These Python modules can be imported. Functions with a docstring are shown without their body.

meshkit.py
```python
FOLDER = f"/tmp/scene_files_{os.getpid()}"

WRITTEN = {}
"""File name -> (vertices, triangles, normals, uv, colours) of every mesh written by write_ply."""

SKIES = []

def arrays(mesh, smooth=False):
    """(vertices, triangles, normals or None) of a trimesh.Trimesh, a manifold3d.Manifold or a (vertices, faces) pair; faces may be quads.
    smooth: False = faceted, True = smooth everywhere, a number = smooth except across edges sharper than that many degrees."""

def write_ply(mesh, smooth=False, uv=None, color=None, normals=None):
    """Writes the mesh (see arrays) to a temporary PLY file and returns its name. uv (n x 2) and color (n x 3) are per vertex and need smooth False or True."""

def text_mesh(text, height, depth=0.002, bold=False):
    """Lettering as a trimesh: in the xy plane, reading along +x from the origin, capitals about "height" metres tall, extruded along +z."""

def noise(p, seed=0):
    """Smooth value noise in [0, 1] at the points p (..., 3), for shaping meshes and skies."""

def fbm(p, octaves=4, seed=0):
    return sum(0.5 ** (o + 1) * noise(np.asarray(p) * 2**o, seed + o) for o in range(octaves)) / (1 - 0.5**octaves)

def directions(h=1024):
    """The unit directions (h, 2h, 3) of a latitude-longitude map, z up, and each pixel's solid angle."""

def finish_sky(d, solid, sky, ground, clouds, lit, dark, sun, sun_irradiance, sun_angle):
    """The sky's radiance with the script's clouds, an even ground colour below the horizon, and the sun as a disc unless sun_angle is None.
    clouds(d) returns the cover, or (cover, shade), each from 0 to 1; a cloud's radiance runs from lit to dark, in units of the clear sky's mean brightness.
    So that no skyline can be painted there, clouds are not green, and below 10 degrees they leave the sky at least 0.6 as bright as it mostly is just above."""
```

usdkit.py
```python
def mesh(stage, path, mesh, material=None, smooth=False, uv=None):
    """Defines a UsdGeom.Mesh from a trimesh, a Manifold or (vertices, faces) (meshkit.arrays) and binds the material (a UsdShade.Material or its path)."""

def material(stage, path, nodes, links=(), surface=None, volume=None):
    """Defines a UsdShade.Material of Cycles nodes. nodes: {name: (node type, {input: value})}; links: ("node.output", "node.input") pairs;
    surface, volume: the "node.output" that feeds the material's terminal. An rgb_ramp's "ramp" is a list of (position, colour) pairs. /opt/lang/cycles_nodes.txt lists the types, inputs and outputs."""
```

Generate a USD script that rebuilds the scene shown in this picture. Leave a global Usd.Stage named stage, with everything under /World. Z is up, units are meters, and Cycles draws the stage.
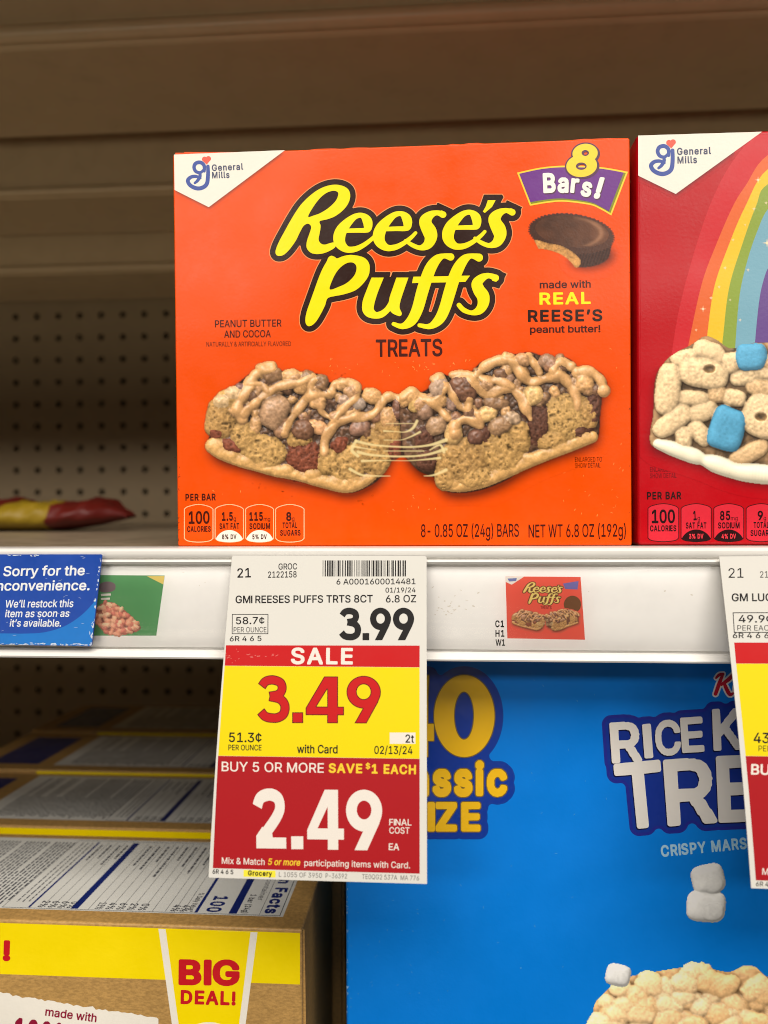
import math
import numpy as np
import trimesh
import manifold3d as m3
import shapely
from shapely import affinity
from shapely.geometry import Polygon, LineString, Point, MultiPolygon, box as sbox
from shapely.ops import unary_union
from scipy import ndimage
import meshkit
import usdkit
from pxr import Usd, UsdGeom, UsdLux, UsdShade, Gf, Sdf, Vt

stage = Usd.Stage.CreateInMemory()
UsdGeom.SetStageUpAxis(stage, 'Z')
UsdGeom.SetStageMetersPerUnit(stage, 1.0)
UsdGeom.Xform.Define(stage, '/World')
UsdGeom.Scope.Define(stage, '/World/Looks')

# ------------------------------------------------------------------ camera (a phone held level in front of the shelf edge)
EYE = np.array([0.0, -0.265, 0.0124])
YAW, ROLL = 0.0674, 0.0043
FWD = np.array([-math.sin(YAW), math.cos(YAW), 0.0])
R0 = np.array([math.cos(YAW), math.sin(YAW), 0.0])
U0 = np.array([0.0, 0.0, 1.0])
RIGHT = R0 * math.cos(ROLL) - U0 * math.sin(ROLL)
UP = U0 * math.cos(ROLL) + R0 * math.sin(ROLL)
cam = UsdGeom.Camera.Define(stage, '/World/camera')
cam.CreateFocalLengthAttr(26.0)
cam.CreateHorizontalApertureAttr(26.0)
cam.CreateVerticalApertureAttr(26.0 * 1024 / 768)
cam.CreateClippingRangeAttr(Gf.Vec2f(0.01, 50))
cam.CreateFStopAttr(8.5)
cam.CreateFocusDistanceAttr(0.262)
M = np.eye(4)
M[0, :3], M[1, :3], M[2, :3], M[3, :3] = RIGHT, UP, -FWD, EYE
UsdGeom.Xformable(cam).AddTransformOp().Set(Gf.Matrix4d(M.tolist()))
cam.CreateExposureAttr(0.0)

# ------------------------------------------------------------------ light: ceiling strip lamps of the aisle + dim light of the room
dome = UsdLux.DomeLight.Define(stage, '/World/room_light')
dm = usdkit.material(stage, '/World/Looks/room_light', {'b': ('background_shader', {'color': (1.0, 0.88, 0.70), 'strength': 0.012})}, surface='b.background')
UsdShade.MaterialBindingAPI.Apply(dome.GetPrim()).Bind(dm)


def ceiling_lamp(name, loc, w, h, power, color=(1.0, 0.925, 0.835), aim=(0, 0, 0)):
    l = UsdLux.RectLight.Define(stage, '/World/' + name)
    l.CreateWidthAttr(w)
    l.CreateHeightAttr(h)
    l.CreateIntensityAttr(power)
    l.CreateColorAttr(Gf.Vec3f(*color))
    loc, aim = np.array(loc, float), np.array(aim, float)
    z = loc - aim
    z /= np.linalg.norm(z)
    x = np.array([1.0, 0, 0]) - z * z[0]
    x /= np.linalg.norm(x)
    y = np.cross(z, x)
    m = np.eye(4)
    m[0, :3], m[1, :3], m[2, :3], m[3, :3] = x, y, z, loc
    UsdGeom.Xformable(l).AddTransformOp().Set(Gf.Matrix4d(m.tolist()))


ceiling_lamp('ceiling_lamp', (0.35, -1.75, 1.95), 2.8, 1.3, 9.0)
ceiling_lamp('ceiling_lamp_001', (-2.35, -5.0, 2.1), 2.6, 0.5, 14.0)
ceiling_lamp('ceiling_lamp_002', (2.45, -5.0, 2.1), 2.6, 0.5, 14.0)
# the light floor of the aisle throws the lamps' light back up
ceiling_lamp('floor_glow_lamp', (-1.6, -4.0, -1.12), 4.0, 2.0, 3.1, (1.0, 0.89, 0.68), (-1.6, -4.0, 0.0))

# ------------------------------------------------------------------ helpers
EPS = 0.00002


def ray(x, y):
    return FWD + (x - 384) / 768 * RIGHT + (512 - y) / 768 * UP


def at(x, y, Y):
    d = ray(x, y)
    return EYE + d * ((Y - EYE[1]) / d[1])


class Plane:
    """A flat face of a thing; px() lays a point measured in the photograph on that face, k sheets of print above it."""

    def __init__(s, p, n):
        s.p, s.n = np.asarray(p, float), np.asarray(n, float) / np.linalg.norm(n)

    def __call__(s, xy, k=0):
        xy = np.asarray(xy, float)
        d = FWD + ((xy[:, :1] - 384) / 768) * RIGHT + ((512 - xy[:, 1:2]) / 768) * UP
        t = ((s.p - EYE) @ s.n) / (d @ s.n)
        return EYE + d * t[:, None] + s.n * (k * EPS)


class Sheet(Plane):
    """A hanging paper sheet: the plane of its corners, bellied out a little between top and bottom edge."""

    def __init__(s, p, n, down, belly):
        super().__init__(p, n)
        if s.n[1] > 0:
            s.n = -s.n
        s.down, s.belly = np.asarray(down, float), belly
        s.bands = np.arange(540, 912, 7.0)

    def __call__(s, xy, k=0):
        P = super().__call__(xy, k)
        v = np.clip((P - s.p) @ s.down / (s.down @ s.down), 0, 1)
        return P + s.n * (s.belly * np.sin(np.pi * v) * (0.55 + 0.45 * v))[:, None]


def banded(geom, face):
    """Cuts a shape into the strips a bent sheet needs."""
    if not hasattr(face, 'bands'):
        return geom
    x0, _, x1, _ = geom.bounds
    out = [g for a, b in zip(face.bands[:-1], face.bands[1:]) for g in polys(geom.intersection(sbox(x0 - 1, a, x1 + 1, b)))]
    return MultiPolygon(out)


class Local:
    """A face with its own metre coordinates."""

    def __init__(s, o, u, v):
        s.o, s.u, s.v = (np.asarray(a, float) for a in (o, u, v))
        n = np.cross(s.u, s.v)
        s.n = n / np.linalg.norm(n)

    def __call__(s, xy, k=0):
        xy = np.asarray(xy, float)
        return s.o + xy[:, :1] * s.u + xy[:, 1:2] * s.v + s.n * (k * EPS)


used = {}
bases = {}


def free(parent, name):
    key = (parent, name)
    n = used.get(key, 0)
    used[key] = n + 1
    return f'{parent}/{name}' if n == 0 else f'{parent}/{name}_{n:03d}'


def tag(prim, label, cat, group=None):
    prim.SetCustomDataByKey('label', label)
    prim.SetCustomDataByKey('category', cat)
    if group:
        prim.SetCustomDataByKey('group', group)
    return prim


def thing(name, label, cat, loc=(0, 0, 0), group=None):
    path = free('/World', name)
    x = UsdGeom.Xform.Define(stage, path)
    x.AddTranslateOp().Set(Gf.Vec3d(*map(float, loc)))
    bases[path] = np.asarray(loc, float)
    tag(x.GetPrim(), label, cat, group)
    return path


def base_of(path):
    return bases['/'.join(path.split('/')[:3])]


def part(parent, name, mesh, mat, smooth=False, color=None, label=None):
    v, f, n = meshkit.arrays(mesh, smooth)
    path = free(parent, name)
    m = usdkit.mesh(stage, path, (v - base_of(parent), f), mat)
    if n is not None:
        m.CreateNormalsAttr(Vt.Vec3fArray.FromNumpy(n.astype(np.float32)))
        m.SetNormalsInterpolation('vertex')
    if color is not None:
        UsdGeom.PrimvarsAPI(m).CreatePrimvar('print_color', Sdf.ValueTypeNames.Color3fArray, 'vertex').Set(Vt.Vec3fArray.FromNumpy(np.asarray(color, np.float32)))
    if label:
        m.GetPrim().SetCustomDataByKey('label', label)
    return path


def polys(g):
    if g.is_empty:
        return []
    return [p for p in getattr(g, 'geoms', [g]) if p.geom_type == 'Polygon' and p.area > 1e-12]


def flat(geom, face, k):
    V, F, n = [], [], 0
    for g in polys(banded(geom, face)):
        g = shapely.remove_repeated_points(g, 0)
        v, f = trimesh.creation.triangulate_polygon(g, engine='earcut')
        V.append(v)
        F.append(f + n)
        n += len(v)
    V, F = np.vstack(V), np.vstack(F)
    P = face(V, k)
    nrm = np.cross(P[F[:, 1]] - P[F[:, 0]], P[F[:, 2]] - P[F[:, 0]]) @ face.n
    F[nrm < 0] = F[nrm < 0][:, ::-1]
    return P, F


def ink(parent, name, geom, face, k, mat, label=None, stuff=False):
    """Flat print: a sheet on a face."""
    if not polys(geom):
        return None
    path = part(parent, name, flat(geom, face, k), mat, label=label)
    if stuff:
        stage.GetPrimAtPath(path).SetCustomDataByKey('kind', 'stuff')
    return path


def spline(pts, n=6, closed=True):
    p = np.asarray(pts, float)
    N = len(p)
    out = []
    for i in range(N if closed else N - 1):
        if closed:
            a, b, c, d = p[i - 1], p[i], p[(i + 1) % N], p[(i + 2) % N]
        else:
            a, b, c, d = p[max(i - 1, 0)], p[i], p[i + 1], p[min(i + 2, N - 1)]
        for t in np.arange(n) / n:
            out.append(0.5 * (2 * b + (c - a) * t + (2 * a - 5 * b + 4 * c - d) * t * t + (3 * b - a - 3 * c + d) * t ** 3))
    if not closed:
        out.append(p[-1])
    return np.array(out)


def shape(pts, n=5):
    return Polygon(spline(pts, n)[:, :2]).buffer(0)


def stroke(pts, n=6, scale=1.0):
    """A brush stroke: (x, y, radius) along a smooth path."""
    q = spline(np.asarray(pts, float), n, False) * scale
    out = [Point(x, y).buffer(max(r, 0.02), 10) for x, y, r in q]
    for a, b in zip(out[:-1], out[1:]):
        out.append(unary_union([a, b]).convex_hull)
    return unary_union(out)


def line(pts, w):
    return LineString(pts).buffer(w / 2, cap_style=2)


def ell(cx, cy, rx, ry, rot=0):
    return affinity.translate(affinity.rotate(affinity.scale(Point(0, 0).buffer(1, 16), rx, ry), rot, origin=(0, 0)), cx, cy)


def quad(*p):
    return Polygon(p)


def rrect(x0, y0, x1, y1, r):
    return sbox(x0 + r, y0 + r, x1 - r, y1 - r).buffer(r, 6)


_glyphs = {}


def outline(text):
    if text not in _glyphs:
        m = meshkit.text_mesh(text, 1.0, 0.1)
        z = m.vertices[:, 2]
        f = m.faces[(np.abs(z[m.faces]) < 1e-6).all(1)]
        v = m.vertices[:, :2]
        e1, e2 = v[f[:, 1]] - v[f[:, 0]], v[f[:, 2]] - v[f[:, 0]]
        f = f[np.abs(e1[:, 0] * e2[:, 1] - e1[:, 1] * e2[:, 0]) > 1e-9]
        g = unary_union(shapely.polygons(v[f]))
        _glyphs[text] = g.buffer(0.012).buffer(-0.012).simplify(0.004)
    return _glyphs[text]


def word(text):
    """Outline of a line of text, y up, capitals 1 tall, ink starting at x = 0; the capital I is a plain upright."""
    out, x = [], 0.0
    for i, seg in enumerate(text.split('I')):
        if i:
            out.append(sbox(x + 0.09, 0, x + 0.235, 1.0))
            x += 0.325
        core = seg.strip(' \u200a')
        lead = seg[:len(seg) - len(seg.lstrip(' \u200a'))]
        tail = seg[len(seg.rstrip(' \u200a')):] if core else ''
        x += 0.37 * lead.count(' ') + 0.09 * lead.count('\u200a')
        if core:
            g = outline(core)
            w = g.bounds[2] - g.bounds[0]
            out.append(affinity.translate(g, x - g.bounds[0], 0))
            x += w + 0.37 * tail.count(' ') + 0.09 * tail.count('\u200a')
            x += 0.05
    g = unary_union(out)
    return affinity.translate(g, -g.bounds[0], 0)


_digits = {}


def digit(c):
    """A heavy round numeral, capitals 1 tall."""
    if c not in _digits:
        def pen(pts, w):
            return LineString(spline(pts, 10, False)).buffer(w / 2, cap_style=2, join_style=1, quad_segs=12)
        if c == '2':
            g = unary_union([pen([(0.055, 0.70), (0.13, 0.845), (0.33, 0.90), (0.50, 0.835), (0.54, 0.68), (0.47, 0.53), (0.30, 0.33), (0.12, 0.15)], 0.205), sbox(0.03, 0, 0.67, 0.185), Polygon([(0.03, 0), (0.03, 0.21), (0.16, 0.36), (0.36, 0.30), (0.40, 0.1)])])
            g = g.intersection(sbox(-0.1, 0, 1, 1)).difference(sbox(-1, -1, 0.03, 0.4))
        elif c == '3':
            g = unary_union([pen([(0.07, 0.76), (0.16, 0.87), (0.32, 0.90), (0.48, 0.84), (0.515, 0.71), (0.44, 0.60), (0.24, 0.555)], 0.20), pen([(0.24, 0.555), (0.47, 0.50), (0.575, 0.37), (0.555, 0.20), (0.44, 0.115), (0.30, 0.10), (0.15, 0.135), (0.05, 0.24)], 0.205)])
        elif c == '4':
            g = Polygon([(0.40, 1), (0.70, 1), (0.70, 0.355), (0.83, 0.355), (0.83, 0.17), (0.70, 0.17), (0.70, 0), (0.465, 0), (0.465, 0.17), (0, 0.17), (0, 0.325)]).difference(Polygon([(0.465, 0.355), (0.465, 0.72), (0.235, 0.355)]))
        else:
            g = unary_union([ell(0.36, 0.655, 0.36, 0.345), Polygon([(0.715, 0.60), (0.66, 0.44), (0.42, 0), (0.165, 0), (0.40, 0.42)])]).difference(ell(0.36, 0.665, 0.145, 0.155))
        b = g.bounds
        _digits[c] = affinity.translate(affinity.scale(g, 1, 1 / (b[3] - b[1]), origin=(0, 0)), -b[0], -b[1] / (b[3] - b[1]))
    return _digits[c]


def num(c, x0, y0, x1, y1, h):
    g = digit(c)
    k = (x1 - x0) / g.bounds[2]
    return affinity.affine_transform(g, [k, 0, (y1 - y0) / g.bounds[2], -h, x0, y0])


def text(s, x0, y0, x1, y1, h, bold=0.0, slant=0.0, yup=False):
    """Text between two ends of its baseline; h = height of capitals; bold in cap heights (widens the strokes)."""
    g = word('\u200a'.join(s) if bold > 0.045 and len(s) > 1 else s)
    if bold:
        g = g.buffer(bold, 4)
        a = g.bounds
        g = affinity.scale(g, 1, 1 / (1 + 2 * bold), origin=(0, 0))
        g = affinity.translate(g, 0, bold / (1 + 2 * bold))
    L = math.hypot(x1 - x0, y1 - y0)
    b = g.bounds
    ux, uy = (x1 - x0) / L, (y1 - y0) / L
    k = L / (b[2] - b[0])
    g = affinity.translate(g, -b[0], 0)
    if slant:
        g = affinity.affine_transform(g, [1, slant, 0, 1, 0, 0])
    vx, vy = ((-uy, ux) if yup else (uy, -ux))
    return affinity.affine_transform(g, [k * ux, h * vx, k * uy, h * vy, x0, y0])


def srgb(r, g, b):
    c = np.array([r, g, b]) / 255.0
    return tuple(np.where(c <= 0.04045, c / 12.92, ((c + 0.055) / 1.055) ** 2.4))


def mixc(a, b, t):
    return tuple(np.asarray(a) * (1 - t) + np.asarray(b) * t)


# ------------------------------------------------------------------ materials
mats = {}


def surface(name, color, rough=0.5, fibre=0.15, spec=0.5, scale=900.0, mottle=0.05, metallic=0.0, attr=False, grain=0.0, wavy=0.0, bump_d=0.0002, coat=0.0, stretch=(1, 1, 1)):
    """A real surface: base colour with slight mottling, fine relief."""
    key = (name, tuple(color) if color is not None else None, rough)
    if key in mats:
        return mats[key]
    path = free('/World/Looks', name)
    nodes = {
        'geo': ('geometry', {}),
        'map': ('mapping', {'scale': stretch}),
        'fine': ('noise_texture', {'scale': scale, 'detail': 3.0, 'roughness': 0.6}),
        'big': ('noise_texture', {'scale': 55.0, 'detail': 4.0, 'roughness': 0.65}),
        'ramp': ('rgb_ramp', {'ramp': [(0.25, (1 - mottle,) * 3), (0.75, (1.0,) * 3)]}),
        'mul': ('mix_color', {'blend_type': 'multiply', 'fac': 1.0}),
        'gr': ('rgb_ramp', {'ramp': [(0.35, (1 - grain,) * 3), (0.65, (1.0,) * 3)]}),
        'mul2': ('mix_color', {'blend_type': 'multiply', 'fac': 1.0}),
        'bump': ('bump', {'strength': fibre, 'distance': bump_d}),
        'slow': ('noise_texture', {'scale': 16.0, 'detail': 1.5, 'roughness': 0.4}),
        'bow': ('bump', {'strength': wavy, 'distance': 0.012}),
        'rr': ('map_range', {'from_min': 0.3, 'from_max': 0.7, 'to_min': max(rough - 0.07, 0.03), 'to_max': min(rough + 0.07, 1)}),
        'p': ('principled_bsdf', {'specular_ior_level': spec, 'metallic': metallic, 'coat_weight': coat, 'coat_roughness': 0.25}),
    }
    links = [('geo.position', 'map.vector'), ('map.vector', 'fine.vector'), ('geo.position', 'big.vector'), ('big.fac', 'ramp.fac'), ('ramp.color', 'mul.b'),
             ('fine.fac', 'gr.fac'), ('mul.result', 'mul2.a'), ('gr.color', 'mul2.b'), ('mul2.result', 'p.base_color'), ('fine.fac', 'bump.height'), ('geo.position', 'slow.vector'), ('slow.fac', 'bow.height'), ('bow.normal', 'bump.normal'), ('bump.normal', 'p.normal'), ('big.fac', 'rr.value'), ('rr.result', 'p.roughness')]
    if attr:
        nodes['at'] = ('attribute', {'attribute': 'print_color'})
        links.append(('at.color', 'mul.a'))
    else:
        nodes['mul'][1]['a'] = tuple(map(float, color))
    mats[key] = usdkit.material(stage, path, nodes, links, surface='p.BSDF')
    return mats[key]


def card(name, rgb, rough=0.31):
    return surface(name, srgb(*rgb), rough, fibre=0.2, scale=900.0, mottle=0.06, spec=0.27, wavy=0.25)


def paper(name, rgb, rough=0.55):
    return surface(name, srgb(*rgb), rough, fibre=0.10, scale=1500.0, mottle=0.03, spec=0.16)


PICTURE = surface('carton_print', None, 0.31, fibre=0.2, scale=900.0, mottle=0.06, spec=0.27, wavy=0.25, attr=True)
PAPER_PICTURE = surface('paper_print', None, 0.55, fibre=0.10, scale=1500.0, mottle=0.03, spec=0.16, attr=True)

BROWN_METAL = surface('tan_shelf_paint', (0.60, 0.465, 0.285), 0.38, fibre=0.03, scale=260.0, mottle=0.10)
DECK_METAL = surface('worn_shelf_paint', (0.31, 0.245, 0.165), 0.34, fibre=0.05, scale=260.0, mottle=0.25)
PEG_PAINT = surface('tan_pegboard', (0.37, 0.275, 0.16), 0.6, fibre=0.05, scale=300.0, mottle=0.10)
HOLE_DARK = surface('dark_board', (0.03, 0.022, 0.015), 0.9)
WHITE_PLASTIC = surface('white_plastic', (0.80, 0.785, 0.75), 0.30, fibre=0.03, scale=200.0, mottle=0.05)
WHITE_PAPER = surface('white_strip_paper', (0.915, 0.905, 0.89), 0.38, fibre=0.05, scale=420.0, mottle=0.07, stretch=(0.15, 1, 1))


# ------------------------------------------------------------------ solid shapes
def hull_box(lo, hi, r, n=8):
    """A box with rounded edges."""
    lo, hi = np.asarray(lo, float), np.asarray(hi, float)
    s = m3.Manifold.sphere(r, n)
    cs = [s.translate([x, y, z]) for x in (lo[0] + r, hi[0] - r) for y in (lo[1] + r, hi[1] - r) for z in (lo[2] + r, hi[2] - r)]
    return m3.Manifold.batch_hull(cs)


def hull_points(pts, r, n=8):
    s = m3.Manifold.sphere(r, n)
    return m3.Manifold.batch_hull([s.translate([float(c) for c in p]) for p in pts])


def prism_x(yz, x0, x1):
    """A profile in (y, z) drawn out along the shelf."""
    m = trimesh.creation.extrude_polygon(Polygon(yz).buffer(0), x1 - x0, engine='earcut')
    v = m.vertices
    return trimesh.Trimesh(np.c_[v[:, 2] + x0, v[:, 0], v[:, 1]], m.faces, process=False)


# ------------------------------------------------------------------ printed pictures (flat, in the colours of the print)
class Picture:
    def __init__(s, x0, y0, x1, y1, step, seed):
        s.step = step
        s.x = np.arange(x0, x1 + step, step)
        s.y = np.arange(y0, y1 + step, step)
        s.X, s.Y = np.meshgrid(s.x, s.y)
        s.H = np.full(s.X.shape, -50.0)
        s.C = np.zeros(s.X.shape + (3,))
        s.G = np.full(s.X.shape, 0.2)
        s.rng = np.random.default_rng(seed)
        s.seed = seed

    def noise(s, scale, oct=3, seed=0, w=(slice(None), slice(None))):
        X = s.X[w]
        return meshkit.fbm(np.stack([X / scale, s.Y[w] / scale, np.full_like(X, seed * 7.3 + s.seed)], -1), oct, seed) - 0.5

    def window(s, x0, y0, x1, y1):
        i0, i1 = np.searchsorted(s.y, [y0, y1])
        j0, j1 = np.searchsorted(s.x, [x0, x1])
        return (slice(max(i0 - 1, 0), i1 + 1), slice(max(j0 - 1, 0), j1 + 1))

    def put(s, z, ok, color, rough=0.0, grain=4.0, gloss=0.2, tint=0.25, win=(slice(None), slice(None))):
        if z.size == 0 or not ok.any():
            return
        n = s.noise(grain, 3, int(s.rng.integers(1, 99)), win)
        z = z + n * rough
        H, C, G = s.H[win], s.C[win], s.G[win]
        w = ok & (z > H)
        H[w] = z[w]
        C[w] = np.clip(np.asarray(color)[None] * (1 + tint * n[w] * 2)[:, None], 0, 1)
        G[w] = gloss

    def blob(s, cx, cy, rx, ry, rot, base, color, height=None, rough=0.0, grain=4.0, gloss=0.2, p=2.0, wob=0.12, tint=0.25):
        a = math.radians(rot)
        m = max(rx, ry) * 1.5
        win = s.window(cx - m, cy - m, cx + m, cy + m)
        dx, dy = s.X[win] - cx, s.Y[win] - cy
        if dx.size == 0:
            return
        u, v = (dx * math.cos(a) + dy * math.sin(a)) / rx, (-dx * math.sin(a) + dy * math.cos(a)) / ry
        n = s.noise(max(rx, ry) * 0.7, 2, int(s.rng.integers(1, 99)), win)
        q = (np.abs(u) ** p + np.abs(v) ** p) * (1 + wob * 4 * n)
        h = height if height is not None else min(rx, ry) * 0.9
        s.put(base + h * np.sqrt(np.clip(1 - q, 0, 1)), q < 1, color, rough, grain, gloss, tint, win)

    def ribbon(s, q, lift=1.0):
        """Height of a row of balls (x, y, r) and where they are."""
        z, ok = np.full(s.X.shape, -99.0), np.zeros(s.X.shape, bool)
        for (x, y, rr) in q:
            win = s.window(x - rr, y - rr, x + rr, y + rr)
            d2 = (s.X[win] - x) ** 2 + (s.Y[win] - y) ** 2
            m = d2 < rr * rr
            zz = lift * np.sqrt(np.clip(rr * rr - d2, 0, None))
            z[win] = np.where(m & (zz > z[win]), zz, z[win])
            ok[win] |= m
        return z, ok

    def tube(s, pts, r, base, color, rough=0.0, grain=6.0, gloss=0.5, tint=0.1, flat_=1.0):
        z, ok = s.ribbon(spline(np.asarray([(p[0], p[1], p[2] if len(p) > 2 else r) for p in pts], float), 8, False), flat_)
        s.put(z + base, ok, color, rough, grain, gloss, tint)

    def drizzle(s, pts, r):
        """A ribbon of icing: uneven in width, sagging between what it lies on."""
        q = spline(np.asarray([(p[0], p[1], (p[2] if len(p) > 2 else r)) for p in pts], float), 10, False)
        k = s.rng.uniform(0, 6, 3)
        i = np.arange(len(q))
        q[:, 2] *= 0.9 + 0.13 * np.sin(i * 0.23 + k[0]) + 0.09 * np.sin(i * 0.57 + k[1])
        q[:, :2] += np.c_[0.5 * np.sin(i * 0.31 + k[2]), 0.5 * np.cos(i * 0.27 + k[0])]
        z, ok = s.ribbon(q, 0.8)
        low = ndimage.gaussian_filter(np.where(s.H < -40, 2.0, s.H), 3.0 / s.step)
        z = z + np.maximum(low * 0.8 + 0.4, 2.5)
        s.put(z, ok, TAN, 1.2, 6, 0.55, 0.2)

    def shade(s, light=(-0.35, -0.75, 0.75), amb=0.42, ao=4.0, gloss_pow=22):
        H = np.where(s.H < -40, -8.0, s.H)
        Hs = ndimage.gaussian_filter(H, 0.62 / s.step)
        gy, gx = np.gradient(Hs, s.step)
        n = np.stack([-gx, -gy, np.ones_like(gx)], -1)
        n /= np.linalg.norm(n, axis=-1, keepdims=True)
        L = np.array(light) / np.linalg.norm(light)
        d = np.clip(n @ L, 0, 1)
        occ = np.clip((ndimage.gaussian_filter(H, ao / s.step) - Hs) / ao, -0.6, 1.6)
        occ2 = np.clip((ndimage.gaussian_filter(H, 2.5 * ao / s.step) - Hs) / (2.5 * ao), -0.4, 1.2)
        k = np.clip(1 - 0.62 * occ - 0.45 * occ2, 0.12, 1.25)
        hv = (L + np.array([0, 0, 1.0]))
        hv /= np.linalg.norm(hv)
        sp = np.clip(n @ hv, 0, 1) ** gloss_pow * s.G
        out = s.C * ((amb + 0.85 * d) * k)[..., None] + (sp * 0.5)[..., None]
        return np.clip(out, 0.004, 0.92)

    def lay(s, parent, name, face, k, mat, rgb, mask, warp=None, label=None):
        """The picture as a flat sheet of small coloured cells on a face."""
        cell = mask[:-1, :-1] & mask[1:, :-1] & mask[:-1, 1:] & mask[1:, 1:]
        idx = np.arange(s.X.size).reshape(s.X.shape)
        a, b, c, d = idx[:-1, :-1][cell], idx[:-1, 1:][cell], idx[1:, 1:][cell], idx[1:, :-1][cell]
        f = np.vstack([np.c_[a, d, c], np.c_[a, c, b]])
        used_, inv = np.unique(f, return_inverse=True)
        f = inv.reshape(f.shape)
        xy = np.c_[s.X.ravel()[used_], s.Y.ravel()[used_]]
        if warp is not None:
            xy = warp(xy)
        P = face(xy, k)
        nn = np.cross(P[f[:, 1]] - P[f[:, 0]], P[f[:, 2]] - P[f[:, 0]]) @ face.n
        f[nn < 0] = f[nn < 0][:, ::-1]
        return part(parent, name, (P, f), mat, color=rgb.reshape(-1, 3)[used_], label=label)


def inside(pic, geom):
    return shapely.contains_xy(geom, pic.X, pic.Y)


def soft(pic, geom, sigma, dx=0, dy=0):
    return ndimage.gaussian_filter(inside(pic, affinity.translate(geom, dx, dy)).astype(float), sigma / pic.step)


def slab(geom, face, thick, k=0):
    """A thin sheet of card: front on the face, with real edges and back."""
    V, F, n = [], [], 0
    for g in polys(banded(geom, face)):
        m = trimesh.creation.extrude_polygon(g, 1.0, engine='earcut')
        xy, z = m.vertices[:, :2], m.vertices[:, 2]
        P = face(xy, k) - face.n * ((1 - z) * thick)[:, None]
        V.append(P)
        F.append(m.faces + n)
        n += len(P)
    return trimesh.Trimesh(np.vstack(V), np.vstack(F), process=False)


# ================================================================== THE SHELVES
BACK = 0.593


def structure_box(lo, hi, r=0.001):
    return hull_box(lo, hi, r)


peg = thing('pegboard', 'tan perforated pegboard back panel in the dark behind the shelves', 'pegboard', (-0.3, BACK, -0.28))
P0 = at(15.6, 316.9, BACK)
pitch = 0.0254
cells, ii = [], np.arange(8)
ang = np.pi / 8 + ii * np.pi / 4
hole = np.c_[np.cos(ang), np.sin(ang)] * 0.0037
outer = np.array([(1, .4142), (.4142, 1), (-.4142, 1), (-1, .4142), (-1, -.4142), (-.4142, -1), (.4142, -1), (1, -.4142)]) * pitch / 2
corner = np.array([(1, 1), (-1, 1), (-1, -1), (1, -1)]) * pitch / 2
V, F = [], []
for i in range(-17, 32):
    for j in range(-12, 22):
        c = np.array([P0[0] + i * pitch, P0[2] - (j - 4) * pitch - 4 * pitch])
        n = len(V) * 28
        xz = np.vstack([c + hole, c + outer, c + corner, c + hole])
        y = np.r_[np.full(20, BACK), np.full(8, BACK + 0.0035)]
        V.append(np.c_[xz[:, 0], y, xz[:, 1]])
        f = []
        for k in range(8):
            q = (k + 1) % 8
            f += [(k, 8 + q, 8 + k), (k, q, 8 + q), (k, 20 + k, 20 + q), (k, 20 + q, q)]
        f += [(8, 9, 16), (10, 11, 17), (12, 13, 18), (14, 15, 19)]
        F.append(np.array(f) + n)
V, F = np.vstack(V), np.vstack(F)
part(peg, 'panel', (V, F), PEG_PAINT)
part(peg, 'backing', structure_box((-0.95, BACK + 0.02, -0.5), (0.55, BACK + 0.03, 0.36)), HOLE_DARK)

# upper shelf, seen from below: deck and the stiffening channels under it
up = thing('upper_shelf', 'tan metal shelf overhead seen from below with stepped underside', 'shelf', (-0.2, 0.0, 0.2))
X0, X1 = -0.95, 0.55


def zat(y, Y, x=90):
    return at(x, y, Y)[2]


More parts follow.
